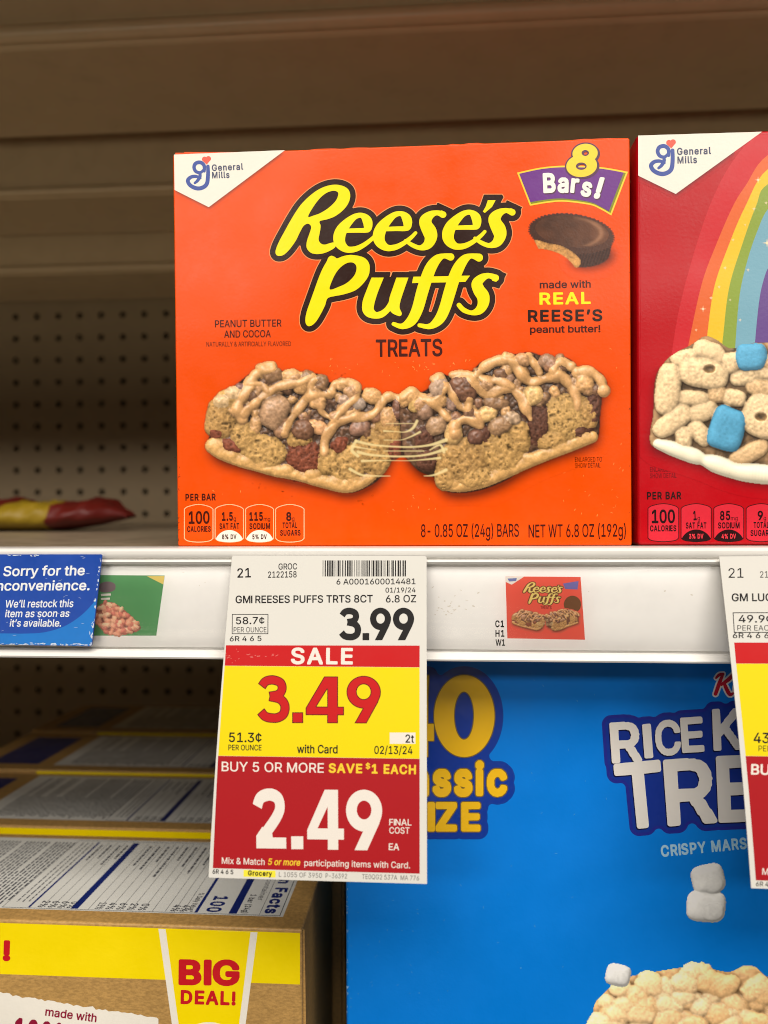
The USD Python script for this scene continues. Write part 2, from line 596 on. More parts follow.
part(up, 'shelf_deck', structure_box((X0, 0.0, 0.346), (X1, BACK - 0.001, 0.350)), BROWN_METAL)
part(up, 'front_lip', structure_box((X0, -0.006, 0.285), (X1, 0.0, 0.353)), BROWN_METAL)
for ya, yb, top, bot, r in ((0.135, 0.236, 0.3458, zat(43, 0.135), 0.006), (0.270, 0.345, 0.3458, zat(196, 0.27), 0.004), (0.360, 0.4425, 0.3458, zat(273, 0.36), 0.004)):
    pr = Polygon([(ya, top), (ya, bot), (yb, bot), (yb, top)]).buffer(-r).buffer(r, 4)
    part(up, 'support_channel', prism_x(np.array(pr.exterior.coords)[:-1], X0, X1), BROWN_METAL, smooth=40)
    # rolled seam along the lower front edge of the channel
    c = Point(ya - 0.0005, bot + r).buffer(0.8 * r, 6)
    part(up, 'rolled_seam', prism_x(np.array(c.exterior.coords)[:-1], X0, X1), BROWN_METAL, smooth=60)

# the shelf the cartons stand on, with its price channel
mid = thing('middle_shelf', 'tan metal shelf with white plastic price channel along its front edge', 'shelf', (-0.2, 0.0, -0.004))
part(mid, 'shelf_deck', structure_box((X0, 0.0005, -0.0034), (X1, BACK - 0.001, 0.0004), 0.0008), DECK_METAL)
prof = [(0.0, 0.0006), (-0.0100, 0.0006), (-0.0112, 0.0002), (-0.0118, -0.0005), (-0.0118, -0.0018), (-0.0113, -0.0026), (-0.0102, -0.0030), (-0.0102, -0.0033), (-0.0114, -0.0036), (-0.0119, -0.0041),
        (-0.0114, -0.0048), (-0.0096, -0.0053), (-0.0090, -0.0056), (-0.0090, -0.0334), (-0.0098, -0.0339), (-0.0113, -0.0342), (-0.0118, -0.0348), (-0.0127, -0.0353), (-0.0131, -0.0359), (-0.0128, -0.0365), (-0.0115, -0.0368),
        (-0.0070, -0.0368), (-0.0070, -0.0044), (0.0, -0.0044)]
part(mid, 'price_channel', prism_x(prof, X0, X1), WHITE_PLASTIC, smooth=35)
low = thing('lower_shelf', 'tan metal shelf below that carries the kraft cartons and the blue carton', 'shelf', (-0.2, 0.0, -0.28))
part(low, 'shelf_deck', structure_box((X0, -0.004, -0.2800), (X1, BACK - 0.001, -0.2755), 0.0008), BROWN_METAL)

COVER = usdkit.material(stage, '/World/Looks/clear_cover', {'t': ('transparent_bsdf', {'color': (1.0, 1.0, 1.0)}), 'g': ('glossy_bsdf', {'color': (1, 1, 1), 'roughness': 0.16, 'normal': (0, 0, 0)}), 'f': ('fresnel', {'IOR': 1.3}), 'm': ('mix_closure', {}),
                        'geo': ('geometry', {}), 'mp': ('mapping', {'scale': (14, 60, 120)}), 'n': ('noise_texture', {'scale': 1.0, 'detail': 3.0}), 'b': ('bump', {'strength': 0.25, 'distance': 0.002})},
                        [('geo.position', 'mp.vector'), ('mp.vector', 'n.vector'), ('n.fac', 'b.height'), ('b.normal', 'g.normal'), ('f.fac', 'm.fac'), ('t.BSDF', 'm.closure1'), ('g.BSDF', 'm.closure2')], surface='m.closure')
cov = [(-0.0098, -0.0054), (-0.0104, -0.0075), (-0.0107, -0.0120), (-0.0108, -0.0200), (-0.0107, -0.0280), (-0.0104, -0.0322), (-0.0099, -0.0341)]
cv = np.array([(x, y, z) for y, z in cov for x in (X0, X1)])
cf = np.array([f for i in range(len(cov) - 1) for f in ((2 * i, 2 * i + 2, 2 * i + 1), (2 * i + 1, 2 * i + 2, 2 * i + 3))])
part(mid, 'clear_cover', (cv, cf), COVER, smooth=True)
# paper strip in the channel with product pictures printed on it
CH = Plane((0, -0.0094, 0), (0, -1, 0))
strip = thing('label_strip', 'long white paper strip slid into the price channel between the price tags', 'label strip', (-0.2, -0.0092, -0.031))
part(strip, 'paper', structure_box((X0, -0.0094, -0.0333), (X1, -0.0091, -0.0058), 0.00012), WHITE_PAPER)

# ================================================================== PRINT ART shared by cartons and labels
ORANGE = srgb(238, 80, 0)
S6 = 1 / 6.0


def zoomed(geom, ox, oy, s=6.0):
    return affinity.affine_transform(geom, [1 / s, 0, 0, 1 / s, ox, oy])


# script lettering, traced as brush strokes (first and second rows in crops of the photograph six times enlarged)
e_pts = [(495, 329, 13), (560, 327, 14), (612, 325, 16), (624, 308, 24), (619, 268, 28), (590, 238, 16), (548, 243, 17), (502, 280, 26), (466, 325, 34), (451, 372, 36), (462, 412, 30), (500, 441, 20), (550, 438, 17), (600, 414, 14), (645, 380, 12), (672, 352, 10)]
e_shape = stroke(e_pts)
R_out = shape([(70, 465), (72, 440), (90, 395), (125, 330), (170, 250), (220, 175), (280, 115), (340, 75), (400, 55), (455, 55), (500, 75), (517, 110), (510, 155), (480, 200), (430, 240), (380, 260), (335, 272), (340, 300), (335, 340), (328, 380), (340, 404), (365, 412), (400, 402),
               (430, 400), (425, 430), (370, 460), (320, 469), (280, 460), (256, 430), (258, 390), (275, 340), (283, 305), (265, 287), (238, 300), (215, 340), (190, 390), (150, 445), (115, 475), (85, 480)])
R_hole = shape([(265, 245), (290, 195), (330, 140), (370, 105), (410, 90), (440, 95), (445, 115), (430, 150), (390, 190), (340, 222), (300, 237)])
s_pts = [(306, 232, 20), (268, 221, 15), (228, 236, 24), (201, 268, 36), (207, 300, 38), (226, 335, 42), (233, 372, 36), (213, 413, 27), (170, 431, 15), (122, 415, 13), (82, 388, 10)]
s1 = stroke(s_pts).union(quad((296, 206), (322, 218), (308, 252), (288, 244)))
apo = quad((575, 145), (622, 145), (600, 186), (557, 222), (545, 214), (562, 184))
row1 = unary_union([zoomed(R_out.difference(R_hole), 264, 176), zoomed(e_shape, 264, 176), zoomed(e_shape, 303.6, 174.3), zoomed(e_shape, 372.8, 173.0),
                    zoomed(s1, 392, 176), zoomed(s1, 461.2, 173.7), zoomed(apo, 392, 176)])
P_out = shape([(388, 488), (405, 479), (425, 486), (440, 494), (480, 480), (530, 474), (600, 490), (632, 530), (630, 590), (600, 640), (550, 685), (480, 710), (400, 726), (378, 740), (367, 775), (345, 820), (315, 870), (285, 898), (260, 898), (248, 870), (255, 820), (275, 760), (300, 690), (325, 620), (350, 560), (375, 515)])
P_hole = shape([(395, 681), (410, 625), (440, 570), (480, 532), (520, 518), (548, 530), (555, 560), (540, 600), (500, 640), (450, 665)])
u_s = stroke([(686, 600, 34), (650, 690, 34), (626, 765, 36), (628, 810, 33), (664, 835, 21), (704, 830, 20), (742, 800, 18), (775, 750, 20)]).union(stroke([(836, 595, 34), (806, 680, 34), (784, 750, 34), (784, 795, 30), (812, 826, 15)])).difference(sbox(500, 500, 1000, 610))
f1 = stroke([(352, 486, 22), (310, 480, 15), (270, 500, 26), (234, 548, 34), (205, 620, 36), (180, 700, 36), (152, 800, 34), (115, 870, 30), (62, 902, 17), (10, 888, 12)])
f2 = stroke([(522, 490, 24), (475, 480, 15), (435, 500, 26), (400, 550, 34), (370, 620, 36), (345, 700, 36), (316, 795, 34), (282, 862, 30), (228, 902, 17), (165, 896, 12)])
bar_ = quad((128, 605), (468, 598), (440, 636), (120, 643))
s3 = stroke([(622, 612, 20), (580, 598, 16), (540, 612, 24), (510, 645, 32), (522, 685, 36), (546, 722, 38), (547, 766, 33), (523, 806, 25), (478, 821, 14), (430, 804, 15), (402, 775, 14)]).union(quad((608, 590), (642, 604), (626, 636), (600, 628)))
row2 = unary_union([zoomed(P_out.difference(P_hole), 264, 176), zoomed(u_s, 264, 176), zoomed(unary_union([f1, f2, bar_, s3]), 392, 176)])
logo = unary_union([row1, row2])
logo_dark = unary_union([logo.buffer(5.6, join_style=2, mitre_limit=1.5), row1.buffer(7).buffer(-2.2), row2.buffer(7).buffer(-2.2)])
logo_dark = unary_union([Polygon(g.exterior, [r for r in g.interiors if Polygon(r).area > 60]) for g in polys(logo_dark)])
logo_edge = logo_dark.buffer(0.7)

# maker's emblem: scroll letter and heart
G_a = stroke([(672.5, 150.5, 1.9), (672.6, 160, 2.1), (671.3, 169, 2.2), (666.5, 173.2, 2.2), (660, 173.8, 2.2), (653.4, 170.5, 2.1), (651, 165.5, 2.1), (654.5, 161.8, 1.9), (660, 161.2, 1.7), (664.5, 163.0, 1.2)])
G_b = stroke([(668.6, 155.5, 1.6), (668.4, 149.5, 1.9), (664.5, 146.2, 2.0), (659.5, 147.2, 2.0), (657.6, 151.5, 1.9), (659.8, 156, 1.8), (664.5, 157, 1.6), (668, 154, 1.4)])
G_c = stroke([(663.8, 157, 1.5), (664, 161, 1.8), (661.5, 165.5, 1.7), (658.5, 168.2, 1.3)])
emblem_g = unary_union([G_a, G_b, G_c])
heart = unary_union([Point(668.9, 142.8).buffer(2.5), Point(673.0, 142.2).buffer(2.5), Polygon([(666.6, 143.8), (671.2, 148.2), (675.4, 142.9), (671, 141.5)])]).buffer(0.3)


def emblem(g):
    return affinity.affine_transform(g, [0.933, 0, 0, 0.935, 186.7 - 649.7 * 0.933, 161 - 144.6 * 0.935])


# halves of the cereal bar, as the print shows them
BAR_L = shape([(208, 447), (211, 430), (216, 402), (222, 393), (235, 385), (244, 378), (252, 372), (260, 366), (270, 365), (283, 371), (291, 371), (302, 374), (320, 374), (328, 382), (336, 381), (346, 379), (358, 385), (366, 393), (378, 393), (386, 398), (396, 394), (404, 402), (401, 425), (398, 442), (392, 458), (381, 477), (370, 486), (352, 493), (340, 492), (330, 489), (300, 482), (270, 475), (240, 465), (220, 459)])
BAR_R = shape([(399, 398), (412, 388), (421, 392), (430, 386), (433, 376), (441, 373), (450, 376), (456, 372), (466, 373), (473, 370), (481, 362), (491, 361), (500, 357), (508, 354), (516, 354), (530, 352), (540, 355), (554, 358), (561, 356), (571, 360), (578, 367), (590, 368), (601, 373), (607, 382), (606, 392), (601, 399), (600, 420), (598, 438), (590, 443), (575, 449), (555, 456), (535, 464), (520, 472), (505, 481), (485, 489), (465, 493), (448, 492), (440, 486), (435, 478), (420, 472), (410, 462), (403, 450)])
TAN, TAN2, PUFF, REDP, GREYB, SLAB = srgb(208, 160, 106), srgb(198, 152, 102), srgb(194, 154, 94), srgb(130, 72, 52), srgb(148, 112, 80), srgb(208, 162, 100)
DARKB = srgb(112, 82, 62)


def pores(p, ok, size, depth, thr, seed):
    """Open pores of a crisp puff: small pits, darker inside."""
    n = p.noise(size, 2, seed)
    w = ok & (n > thr)
    p.H[w] -= depth * np.clip((n[w] - thr) / 0.15, 0, 1)
    p.C[w] *= (1 - 0.45 * np.clip((n[w] - thr) / 0.15, 0, 1))[:, None]


def fill_nuggets(p, out, which):
    """Nuts, crumbs and coated puffs under the drizzle, over the upper part of the bar."""
    r = np.random.default_rng(21 if which == 'L' else 22)
    cols = [TAN, TAN2, GREYB, srgb(124, 90, 66), srgb(172, 132, 94), srgb(186, 142, 100), srgb(150, 108, 80)]
    top = out.buffer(-2.5)
    n = 0
    while n < 90:
        x, y = r.uniform(214, 400) if which == 'L' else r.uniform(402, 604), r.uniform(354, 440)
        lim = 408 + (x - 215) * 0.17 if which == 'L' else 430 - (x - 410) * 0.19
        if y > lim or not top.contains(Point(x, y)):
            continue
        a = r.uniform(3.0, 8.5)
        p.blob(x, y, a, a * r.uniform(0.55, 0.95), r.uniform(0, 180), r.uniform(0.0, 3.2), cols[r.integers(len(cols))], None, 2.4, 2.6, 0.4, p=r.uniform(1.8, 3.2), wob=0.28, tint=0.6)
        n += 1


def bar_picture(step, which):
    if which == 'L':
        p = Picture(196, 352, 412, 508, step, 3)
        out = BAR_L
    else:
        p = Picture(390, 342, 622, 506, step, 5)
        out = BAR_R
    ins = inside(p, out)
    edge = ndimage.distance_transform_edt(ins) * step
    p.put(np.sqrt(np.clip(edge, 0, 16)) * 2.6 - 8, ins, DARKB, 4.0, 3, 0.3, 0.7)
    if which == 'L':
        puffs = ((222, 418, 17, 22, 10), (245, 436, 17, 16, 0), (232, 402, 17, 13, 0), (264, 451, 24, 17, 12), (350, 464, 19, 22, 25), (328, 462, 14, 14, 0), (374, 452, 18, 24, 15), (386, 432, 15, 18, 0), (300, 438, 14, 10, 0))
        cocoa = ((305, 457, 21, 17, 15), (231, 446, 13, 8, 20), (217, 431, 8, 9, 0), (340, 446, 9, 11, 0), (393, 446, 9, 14, 0))
    else:
        puffs = ((462, 461, 28, 24, -10), (502, 453, 22, 27, -20), (476, 477, 19, 12, -10), (446, 478, 12, 13, 0), (566, 416, 22, 26, 5), (520, 438, 12, 18, 0), (588, 414, 10, 16, 0), (552, 440, 18, 10, -15))
        cocoa = ((538, 424, 12, 22, 5), (592, 410, 8, 24, 12), (579, 431, 7, 9, 0), (482, 436, 14, 11, 0), (424, 438, 11, 14, 0), (427, 460, 11, 10, 0), (528, 410, 9, 11, 0))
    before = p.H.copy()
    for q in puffs:
        p.blob(*q, -1, mixc(PUFF, srgb(150, 108, 64), (q[0] * 7.7 + q[1] * 3.3) % 1 * 0.5), 8, 3.0, 3.0, 0.06, p=2.5, tint=0.45, wob=0.22)
    for q in cocoa:
        p.blob(*q, -0.5, REDP if which == 'L' else srgb(98, 64, 50), 6.5, 3.2, 2.6, 0.06, p=2.4, tint=0.7, wob=0.3)
    pores(p, p.H != before, 1.9, 1.8, 0.13, 61)
    pores(p, p.H != before, 4.2, 2.6, 0.17, 62)
    # the coated underside: uneven, thin, lumpy
    if which == 'L':
        low = [(213, 446, 8), (222, 452, 8), (240, 460, 7), (258, 466, 6), (276, 470, 7), (298, 475, 6), (322, 481, 7), (345, 485, 8), (360, 482, 7), (372, 476, 5)]
        lump = ((217, 446, 10, 9), (246, 461, 9, 6), (262, 464, 7, 6), (286, 470, 9, 6), (312, 474, 9, 7), (337, 481, 10, 7), (232, 455, 7, 6), (352, 480, 9, 8))
    else:
        low = [(446, 485, 6), (462, 486, 6), (482, 481, 7), (502, 473, 7), (522, 464, 7), (546, 454, 7), (570, 445, 7), (592, 437, 6)]
        lump = ((452, 482, 9, 7), (474, 481, 10, 7), (500, 472, 10, 7), (530, 459, 10, 6), (560, 447, 10, 7), (584, 438, 9, 7))
    p.tube(low, 8, -0.5, SLAB, 2.0, 5, 0.4, 0.25, 0.75)
    for x, y, a, b in lump:
        p.blob(x, y, a, b, 0, 1.5, SLAB, 4, 1.2, 5, 0.45, tint=0.2, wob=0.25)
    if which == 'L':
        nuts = [(256, 424, 6, 11, 8, TAN2), (274, 411, 15, 17, 25, srgb(178, 140, 106)), (281, 426, 9, 13, 0, srgb(160, 120, 88)), (272, 375, 11, 8, 10, GREYB), (291, 376, 10, 7, 0, TAN), (301, 386, 8, 8, 0, TAN), (321, 382, 8, 8, 0, GREYB), (240, 388, 5, 5, 0, srgb(126, 92, 84)), (303, 430, 12, 11, 20, srgb(120, 84, 62)),
                (316, 427, 13, 7, 18, srgb(214, 160, 112)), (345, 401, 7, 7, 0, srgb(178, 146, 122)), (358, 404, 8, 7, 0, srgb(170, 148, 130)), (372, 396, 10, 8, 15, TAN), (388, 418, 8, 11, 0, TAN2), (360, 428, 11, 8, -20, srgb(150, 112, 92)), (318, 402, 9, 8, 0, TAN2), (352, 414, 9, 7, 0, TAN), (398, 408, 6, 12, 0, srgb(120, 84, 68)), (222, 402, 9, 8, 0, srgb(206, 172, 126)), (234, 394, 10, 8, 0, srgb(206, 172, 128))]
        drz = [([(242, 418), (238, 408), (243, 396), (250, 385), (254, 376), (262, 370), (271, 367)], 6.2), ([(244, 414), (254, 405), (263, 396), (279, 387), (298, 383), (313, 376)], 4.8), ([(284, 434), (291, 420), (301, 405), (313, 396), (330, 394)], 5.0), ([(308, 396), (312, 384), (318, 378)], 3.2), ([(331, 392), (336, 384), (346, 382), (357, 386), (357, 395), (347, 406), (337, 416), (330, 428)], 4.4),
               ([(324, 452), (327, 436), (338, 423), (352, 418), (366, 417), (375, 412), (383, 401), (391, 396), (400, 399)], 5.0), ([(250, 384), (262, 384), (268, 392)], 3.2), ([(338, 423), (328, 416), (320, 410)], 3.0)]
    else:
        nuts = [(439, 387, 9, 12, 20, srgb(172, 142, 118)), (464, 388, 14, 13, 0, srgb(116, 80, 60)), (425, 411, 8, 9, 0, srgb(150, 116, 92)), (437, 426, 11, 9, -20, srgb(168, 132, 98)), (495, 403, 14, 7, 10, GREYB), (506, 371, 7, 6, -30, TAN2), (508, 379, 7, 5, -20, srgb(170, 132, 106)), (533, 395, 10.5, 10.5, 0, srgb(218, 178, 118)), (547, 362, 9, 8, 30, srgb(156, 120, 94)),
                (584, 384, 10, 9, 0, TAN), (500, 426, 13, 9, -30, srgb(160, 124, 90)), (511, 418, 9, 7, 0, srgb(178, 148, 118)), (476, 437, 9, 8, 0, srgb(112, 76, 60)), (412, 396, 8, 8, 0, TAN), (452, 404, 6, 8, 0, srgb(150, 118, 100)), (557, 374, 8, 9, 0, TAN2), (415, 404, 7, 8, 0, srgb(208, 168, 104)), (453, 433, 9, 12, 10, srgb(214, 172, 112)), (487, 414, 11, 8, -10, srgb(216, 174, 114))]
        drz = [([(402, 397), (412, 391), (421, 396), (430, 401), (440, 410), (449, 419)], 4.6), ([(434, 379), (441, 377), (448, 387), (453, 397), (460, 406), (467, 409), (470, 400)], 4.2), ([(455, 434, 6), (455, 426, 7), (462, 420, 4), (473, 422, 5), (480, 425, 5), (478, 414, 4)], 5), ([(452, 375), (468, 375), (477, 387), (487, 394), (498, 391), (510, 388), (519, 396), (526, 408), (530, 419, 2.5)], 5.4),
               ([(478, 374), (485, 366), (500, 361), (511, 361), (519, 371), (529, 381), (545, 379), (560, 376), (569, 384), (576, 397), (578, 408, 2.5)], 5.6), ([(529, 355), (534, 364), (540, 373)], 4), ([(553, 371), (561, 361), (571, 367)], 5), ([(577, 372), (590, 373), (601, 381), (604, 391)], 6.2), ([(482, 378), (498, 381), (512, 387)], 4.4), ([(430, 402), (440, 396), (446, 388)], 2.8)]
    fill_nuggets(p, out, which)
    for x, y, a, b, r, c in nuts:
        p.blob(x, y, a, b, r, 2.8, c, min(a, b) * 0.7, 2.2, 3, 0.4, p=2.4, wob=0.24, tint=0.55)
    for t in drz:
        p.drizzle(t[0], t[1])
    body = (p.H > -40)
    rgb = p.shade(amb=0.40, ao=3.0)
    g = p.noise(1.3, 2, 77)[..., None]
    rgb = np.clip(rgb * (1 + 0.35 * g), 0.004, 0.9)
    return p, body, np.where(body[..., None], rgb, 0)


STRANDS = [[(356, 441, 1.4), (368, 444, 1.1), (384, 446, 0.8), (410, 447, 0.8), (430, 445, 1.1), (446, 440, 1.8)], [(358, 452, 1.5), (372, 455, 1.1), (400, 456.5, 0.8), (425, 455, 1.0), (446, 449, 1.6)], [(362, 461, 1.2), (385, 460.5, 0.35), (412, 460.5, 0.35), (440, 458, 1.2)],
           [(350, 469, 1.5), (362, 475, 0.9), (378, 476, 0.5), (390, 476, 0.2)], [(424, 476, 0.2), (434, 475, 0.9), (446, 470, 1.5)], [(384, 431, 0.9), (395, 431.5, 0.35), (405, 432, 0.5), (413, 428, 1.3), (417, 421, 1.3)], [(386, 423.5, 0.3), (414, 423.5, 0.3)], [(356, 441, 1.4), (352, 450, 1.6), (358, 456, 1.4)], [(384, 440, 0.3), (400, 440, 0.25), (410, 437, 0.6), (420, 432, 1.1)],
           [(384, 451, 0.3), (424, 451, 0.4)], [(352, 446, 1.0), (362, 448, 0.6), (376, 450, 0.4)], [(430, 450, 0.5), (440, 445, 1.0), (444, 452, 1.4)]]


def lay_bars(parent, face, step, k, bg, mat, warp=None, wash=None, halo=True):
    """Both halves of the pulled-apart bar with the printed shadow round them, the dark gap and the stretched strands."""
    for w in ('L', 'R'):
        p, body, rgb = bar_picture(step, w)
        out = unary_union([BAR_L, BAR_R])
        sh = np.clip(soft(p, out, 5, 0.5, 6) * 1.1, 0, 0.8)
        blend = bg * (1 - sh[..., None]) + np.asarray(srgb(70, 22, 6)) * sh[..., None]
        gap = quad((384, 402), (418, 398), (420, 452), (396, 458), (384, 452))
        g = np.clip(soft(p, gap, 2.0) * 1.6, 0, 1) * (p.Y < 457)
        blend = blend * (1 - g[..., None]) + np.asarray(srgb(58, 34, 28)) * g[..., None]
        al = np.clip(ndimage.gaussian_filter(body.astype(float), 0.45 / step), 0, 1)[..., None]
        rgb = rgb * al + blend * (1 - al)
        for s_ in STRANDS:
            q = spline(np.asarray(s_, float), 10, False)
            win = p.window(q[:, 0].min() - 5, q[:, 1].min() - 5, q[:, 0].max() + 5, q[:, 1].max() + 5)
            X_, Y_ = p.X[win], p.Y[win]
            if X_.size == 0:
                continue
            d = np.full(X_.shape, 9.0)
            for (ax, ay, ar), (bx, by, br) in zip(q[:-1], q[1:]):
                t = np.clip(((X_ - ax) * (bx - ax) + (Y_ - ay) * (by - ay)) / max((bx - ax) ** 2 + (by - ay) ** 2, 1e-9), 0, 1)
                d = np.minimum(d, np.hypot(X_ - ax - t * (bx - ax), Y_ - ay - t * (by - ay)) - (ar + t * (br - ar)))
            a = np.clip(0.5 - d / 1.1, 0, 1)[..., None] * 0.8
            rgb[win] = rgb[win] * (1 - a) + np.asarray(srgb(238, 218, 158)) * a
        if wash is not None:
            rgb = rgb * (1 - wash[1]) + np.asarray(wash[0]) * wash[1]
        mask = (sh > 0.004) | body | (g > 0.004)
        mask &= (p.X <= 402.5) if w == 'L' else ((p.X >= 401) | (body & (p.X > 399)))
        p.lay(parent, 'bar_picture', face, k + (w == 'R'), mat, rgb, mask, warp)


# ================================================================== ORANGE CARTON
BOXF = Plane((0, 0, 0), (0, -1, 0))
DKB = srgb(84, 26, 14)
obox = thing('snack_bar_carton', 'orange carton of cereal treat bars with yellow script lettering and 8 Bars banner', 'carton', (-0.0129, 0.0275, 0.0006), group='cartons on the middle shelf')
O_MAT = card('orange_carton', (238, 80, 0))
r_ = 0.0006
part(obox, 'body', hull_points([(x, y, z) for y in (r_, 0.055 - r_) for x, z in ((-0.0908 + r_, 0.0006 + r_), (0.0662 - r_, 0.0006 + r_), (-0.0920 + r_, 0.1388 - r_), (0.0661 - r_, 0.1388 - r_))], r_), O_MAT, smooth=40)
# the glued top flap with the little nicks of its tear strip
rng = np.random.default_rng(4)
xs = np.linspace(-0.0915, 0.0655, 54)
tops = 0.1388 + 0.00028 + 0.00022 * np.sin(xs * 140) + rng.normal(0, 0.00007, 54) - 0.0003 * (rng.random(54) < 0.12)
fl = Polygon([(xs[0], 0.1380)] + list(zip(xs, tops)) + [(xs[-1], 0.1380)])
fm = trimesh.creation.extrude_polygon(fl, 0.0006, engine='earcut')
part(obox, 'top_flap', trimesh.Trimesh(np.c_[fm.vertices[:, 0], 0.0016 - fm.vertices[:, 2], fm.vertices[:, 1]], fm.faces[:, ::-1]), O_MAT)

CREAM = card('cream_ink', (236, 232, 220))
BROWN_INK = card('brown_ink', (44, 20, 12))
TEXT_INK = card('dark_brown_ink', (70, 20, 10))
YELLOW_INK = card('yellow_ink', (250, 232, 10))
EDGE_INK = card('pale_orange_ink', (255, 160, 96))
BLUE_EMBLEM = card('blue_emblem_ink', (62, 84, 160))
HEART_INK = card('coral_ink', (236, 92, 74))
NAVY_TEXT = card('slate_ink', (72, 78, 104))

patch = quad((174.0, 154.6), (285, 150.2), (208.8, 207.2), (174.6, 190))
shadow = Picture(172, 148, 292, 216, 0.8, 2)
sh = np.clip(soft(shadow, patch, 1.6, 0.4, 1.8), 0, 1)
sh = sh * inside(shadow, quad((174.6, 151), (290, 149), (290, 216), (175, 216)))
rgb = np.asarray(ORANGE) * (1 - 0.85 * sh[..., None]) + np.asarray(srgb(70, 30, 16)) * 0.85 * sh[..., None]
shadow.lay(obox, 'patch_shadow', BOXF, 1, PICTURE, rgb, (sh > 0.006) & (shadow.Y > 152))
cp = ink(obox, 'corner_patch', patch, BOXF, 2, CREAM)
ink(cp, 'emblem', emblem(emblem_g), BOXF, 3, BLUE_EMBLEM)
ink(cp, 'heart', emblem(heart), BOXF, 3, HEART_INK)
ink(cp, 'maker_lettering', unary_union([text('General', 212, 171.2, 243.3, 169.8, 6.6, 0.05), text('Mills', 212.2, 178.6, 229.6, 178.0, 6.6, 0.05)]), BOXF, 3, NAVY_TEXT)

ink(obox, 'lettering_edge', logo_edge, BOXF, 2, EDGE_INK)
lg = ink(obox, 'lettering_outline', logo_dark, BOXF, 3, BROWN_INK)
ink(lg, 'brand_lettering', logo, BOXF, 4, YELLOW_INK)
ink(obox, 'variety_lettering', text('TREATS', 376, 357, 442.5, 356.2, 17.5, 0.035), BOXF, 2, TEXT_INK)
ink(obox, 'flavour_lettering', unary_union([text('PEANUT BUTTER', 215, 327.4, 281.5, 326.6, 7.2, 0.02), text('AND COCOA', 224.3, 337.8, 270.8, 337.2, 7.2, 0.02), text('NATURALLY & ARTIFICIALLY FLAVORED', 206.4, 346.6, 291, 346, 4.6)]), BOXF, 2, TEXT_INK)
ink(obox, 'net_weight_lettering', unary_union([text('8- 0.85 OZ (24g) BARS', 421, 537.2, 519, 536.8, 13, 0.015), text('NET WT 6.8 OZ (192g)', 528.6, 537.6, 626, 536.6, 13, 0.015)]), BOXF, 2, TEXT_INK)
ink(obox, 'small_print', unary_union([text('ENLARGED TO', 575, 462, 602, 461.5, 4.6), text('SHOW DETAIL', 575, 467.8, 600.5, 467.4, 4.6)]), BOXF, 2, TEXT_INK)
ink(obox, 'small_print', unary_union([text('made with', 539.8, 288.4, 590.8, 287.6, 7.4, 0.03), text('peanut butter!', 530, 333, 600.4, 332.2, 7.2, 0.035)]), BOXF, 2, TEXT_INK)
ink(obox, 'claim_lettering', text('REAL', 539.5, 304.8, 590.8, 304, 12.2, 0.05), BOXF, 2, YELLOW_INK)
ink(obox, 'claim_lettering', text('REESE’S', 528, 322, 602.4, 321.2, 12, 0.05), BOXF, 2, BROWN_INK)

# banner with the number of bars
PURPLE, OLIVE, BANNER_Y, WHITE_INK, PURPLE_D = card('purple_ink', (112, 56, 140)), card('olive_ink', (134, 140, 36)), card('banner_yellow_ink', (246, 212, 60)), card('white_ink', (240, 238, 232)), card('dark_purple_ink', (92, 58, 84))
ban = Polygon(np.vstack([spline([(517, 172.7), (541, 167.6), (565, 165.7), (598, 166.8), (628, 171.8)], 6, False), spline([(611.3, 215.5), (601, 209.6), (590, 205), (565, 201.8), (548, 202.8), (530, 205.8)], 6, False)]))
bn = ink(obox, 'banner', ban, BOXF, 2, BANNER_Y)
ink(bn, 'banner_rim', ban.buffer(-1.6), BOXF, 3, OLIVE)
ink(bn, 'banner_field', ban.buffer(-1.6).intersection(affinity.translate(ban.buffer(-1.8), -1.6, -1.4)), BOXF, 4, PURPLE)
bars = unary_union([text('B', 543.6, 193, 555.5, 192.6, 19.5, 0.05), affinity.rotate(text('a', 558.2, 192.6, 568.6, 192.2, 19, 0.045), 4), affinity.rotate(text('r', 571, 193, 578.5, 193, 18.5, 0.045), 6), affinity.rotate(text('s', 581.3, 196, 591, 196.5, 18.5, 0.045), 10), text('!', 593.5, 198, 598.8, 198.6, 21.5, 0.06, 0.22)]).buffer(0.35)
ink(bn, 'banner_shade', affinity.translate(bars, 0.9, 1.2), BOXF, 5, PURPLE_D)
ink(bn, 'banner_lettering', bars, BOXF, 6, WHITE_INK)
eight = unary_union([ell(585, 153.6, 12.6, 9.6, -6), ell(581.6, 166, 15.4, 11.2, -6)]).difference(unary_union([ell(585.2, 153.2, 3.7, 3.0), ell(581.2, 166.4, 5.4, 3.7)]))
ink(bn, 'number_shade', eight.buffer(1.4).union(affinity.translate(eight.buffer(1.0), 1.4, 0.8)), BOXF, 7, PURPLE_D)
ink(bn, 'number_lettering', eight, BOXF, 8, BANNER_Y)

# peanut butter cup with a bite taken out
pc = Picture(518, 206, 628, 284, 0.6, 8)
tilt = 7


def cup_edge(cx, cy, rx, ry, tooth):
    a = np.linspace(0, 2 * np.pi, 480, endpoint=False)
    r = 1 + tooth * np.abs(np.sin(a * 28))
    return affinity.rotate(Polygon(np.c_[cx + rx * r * np.cos(a), cy + ry * r * np.sin(a)]), tilt, origin=(cx, cy))


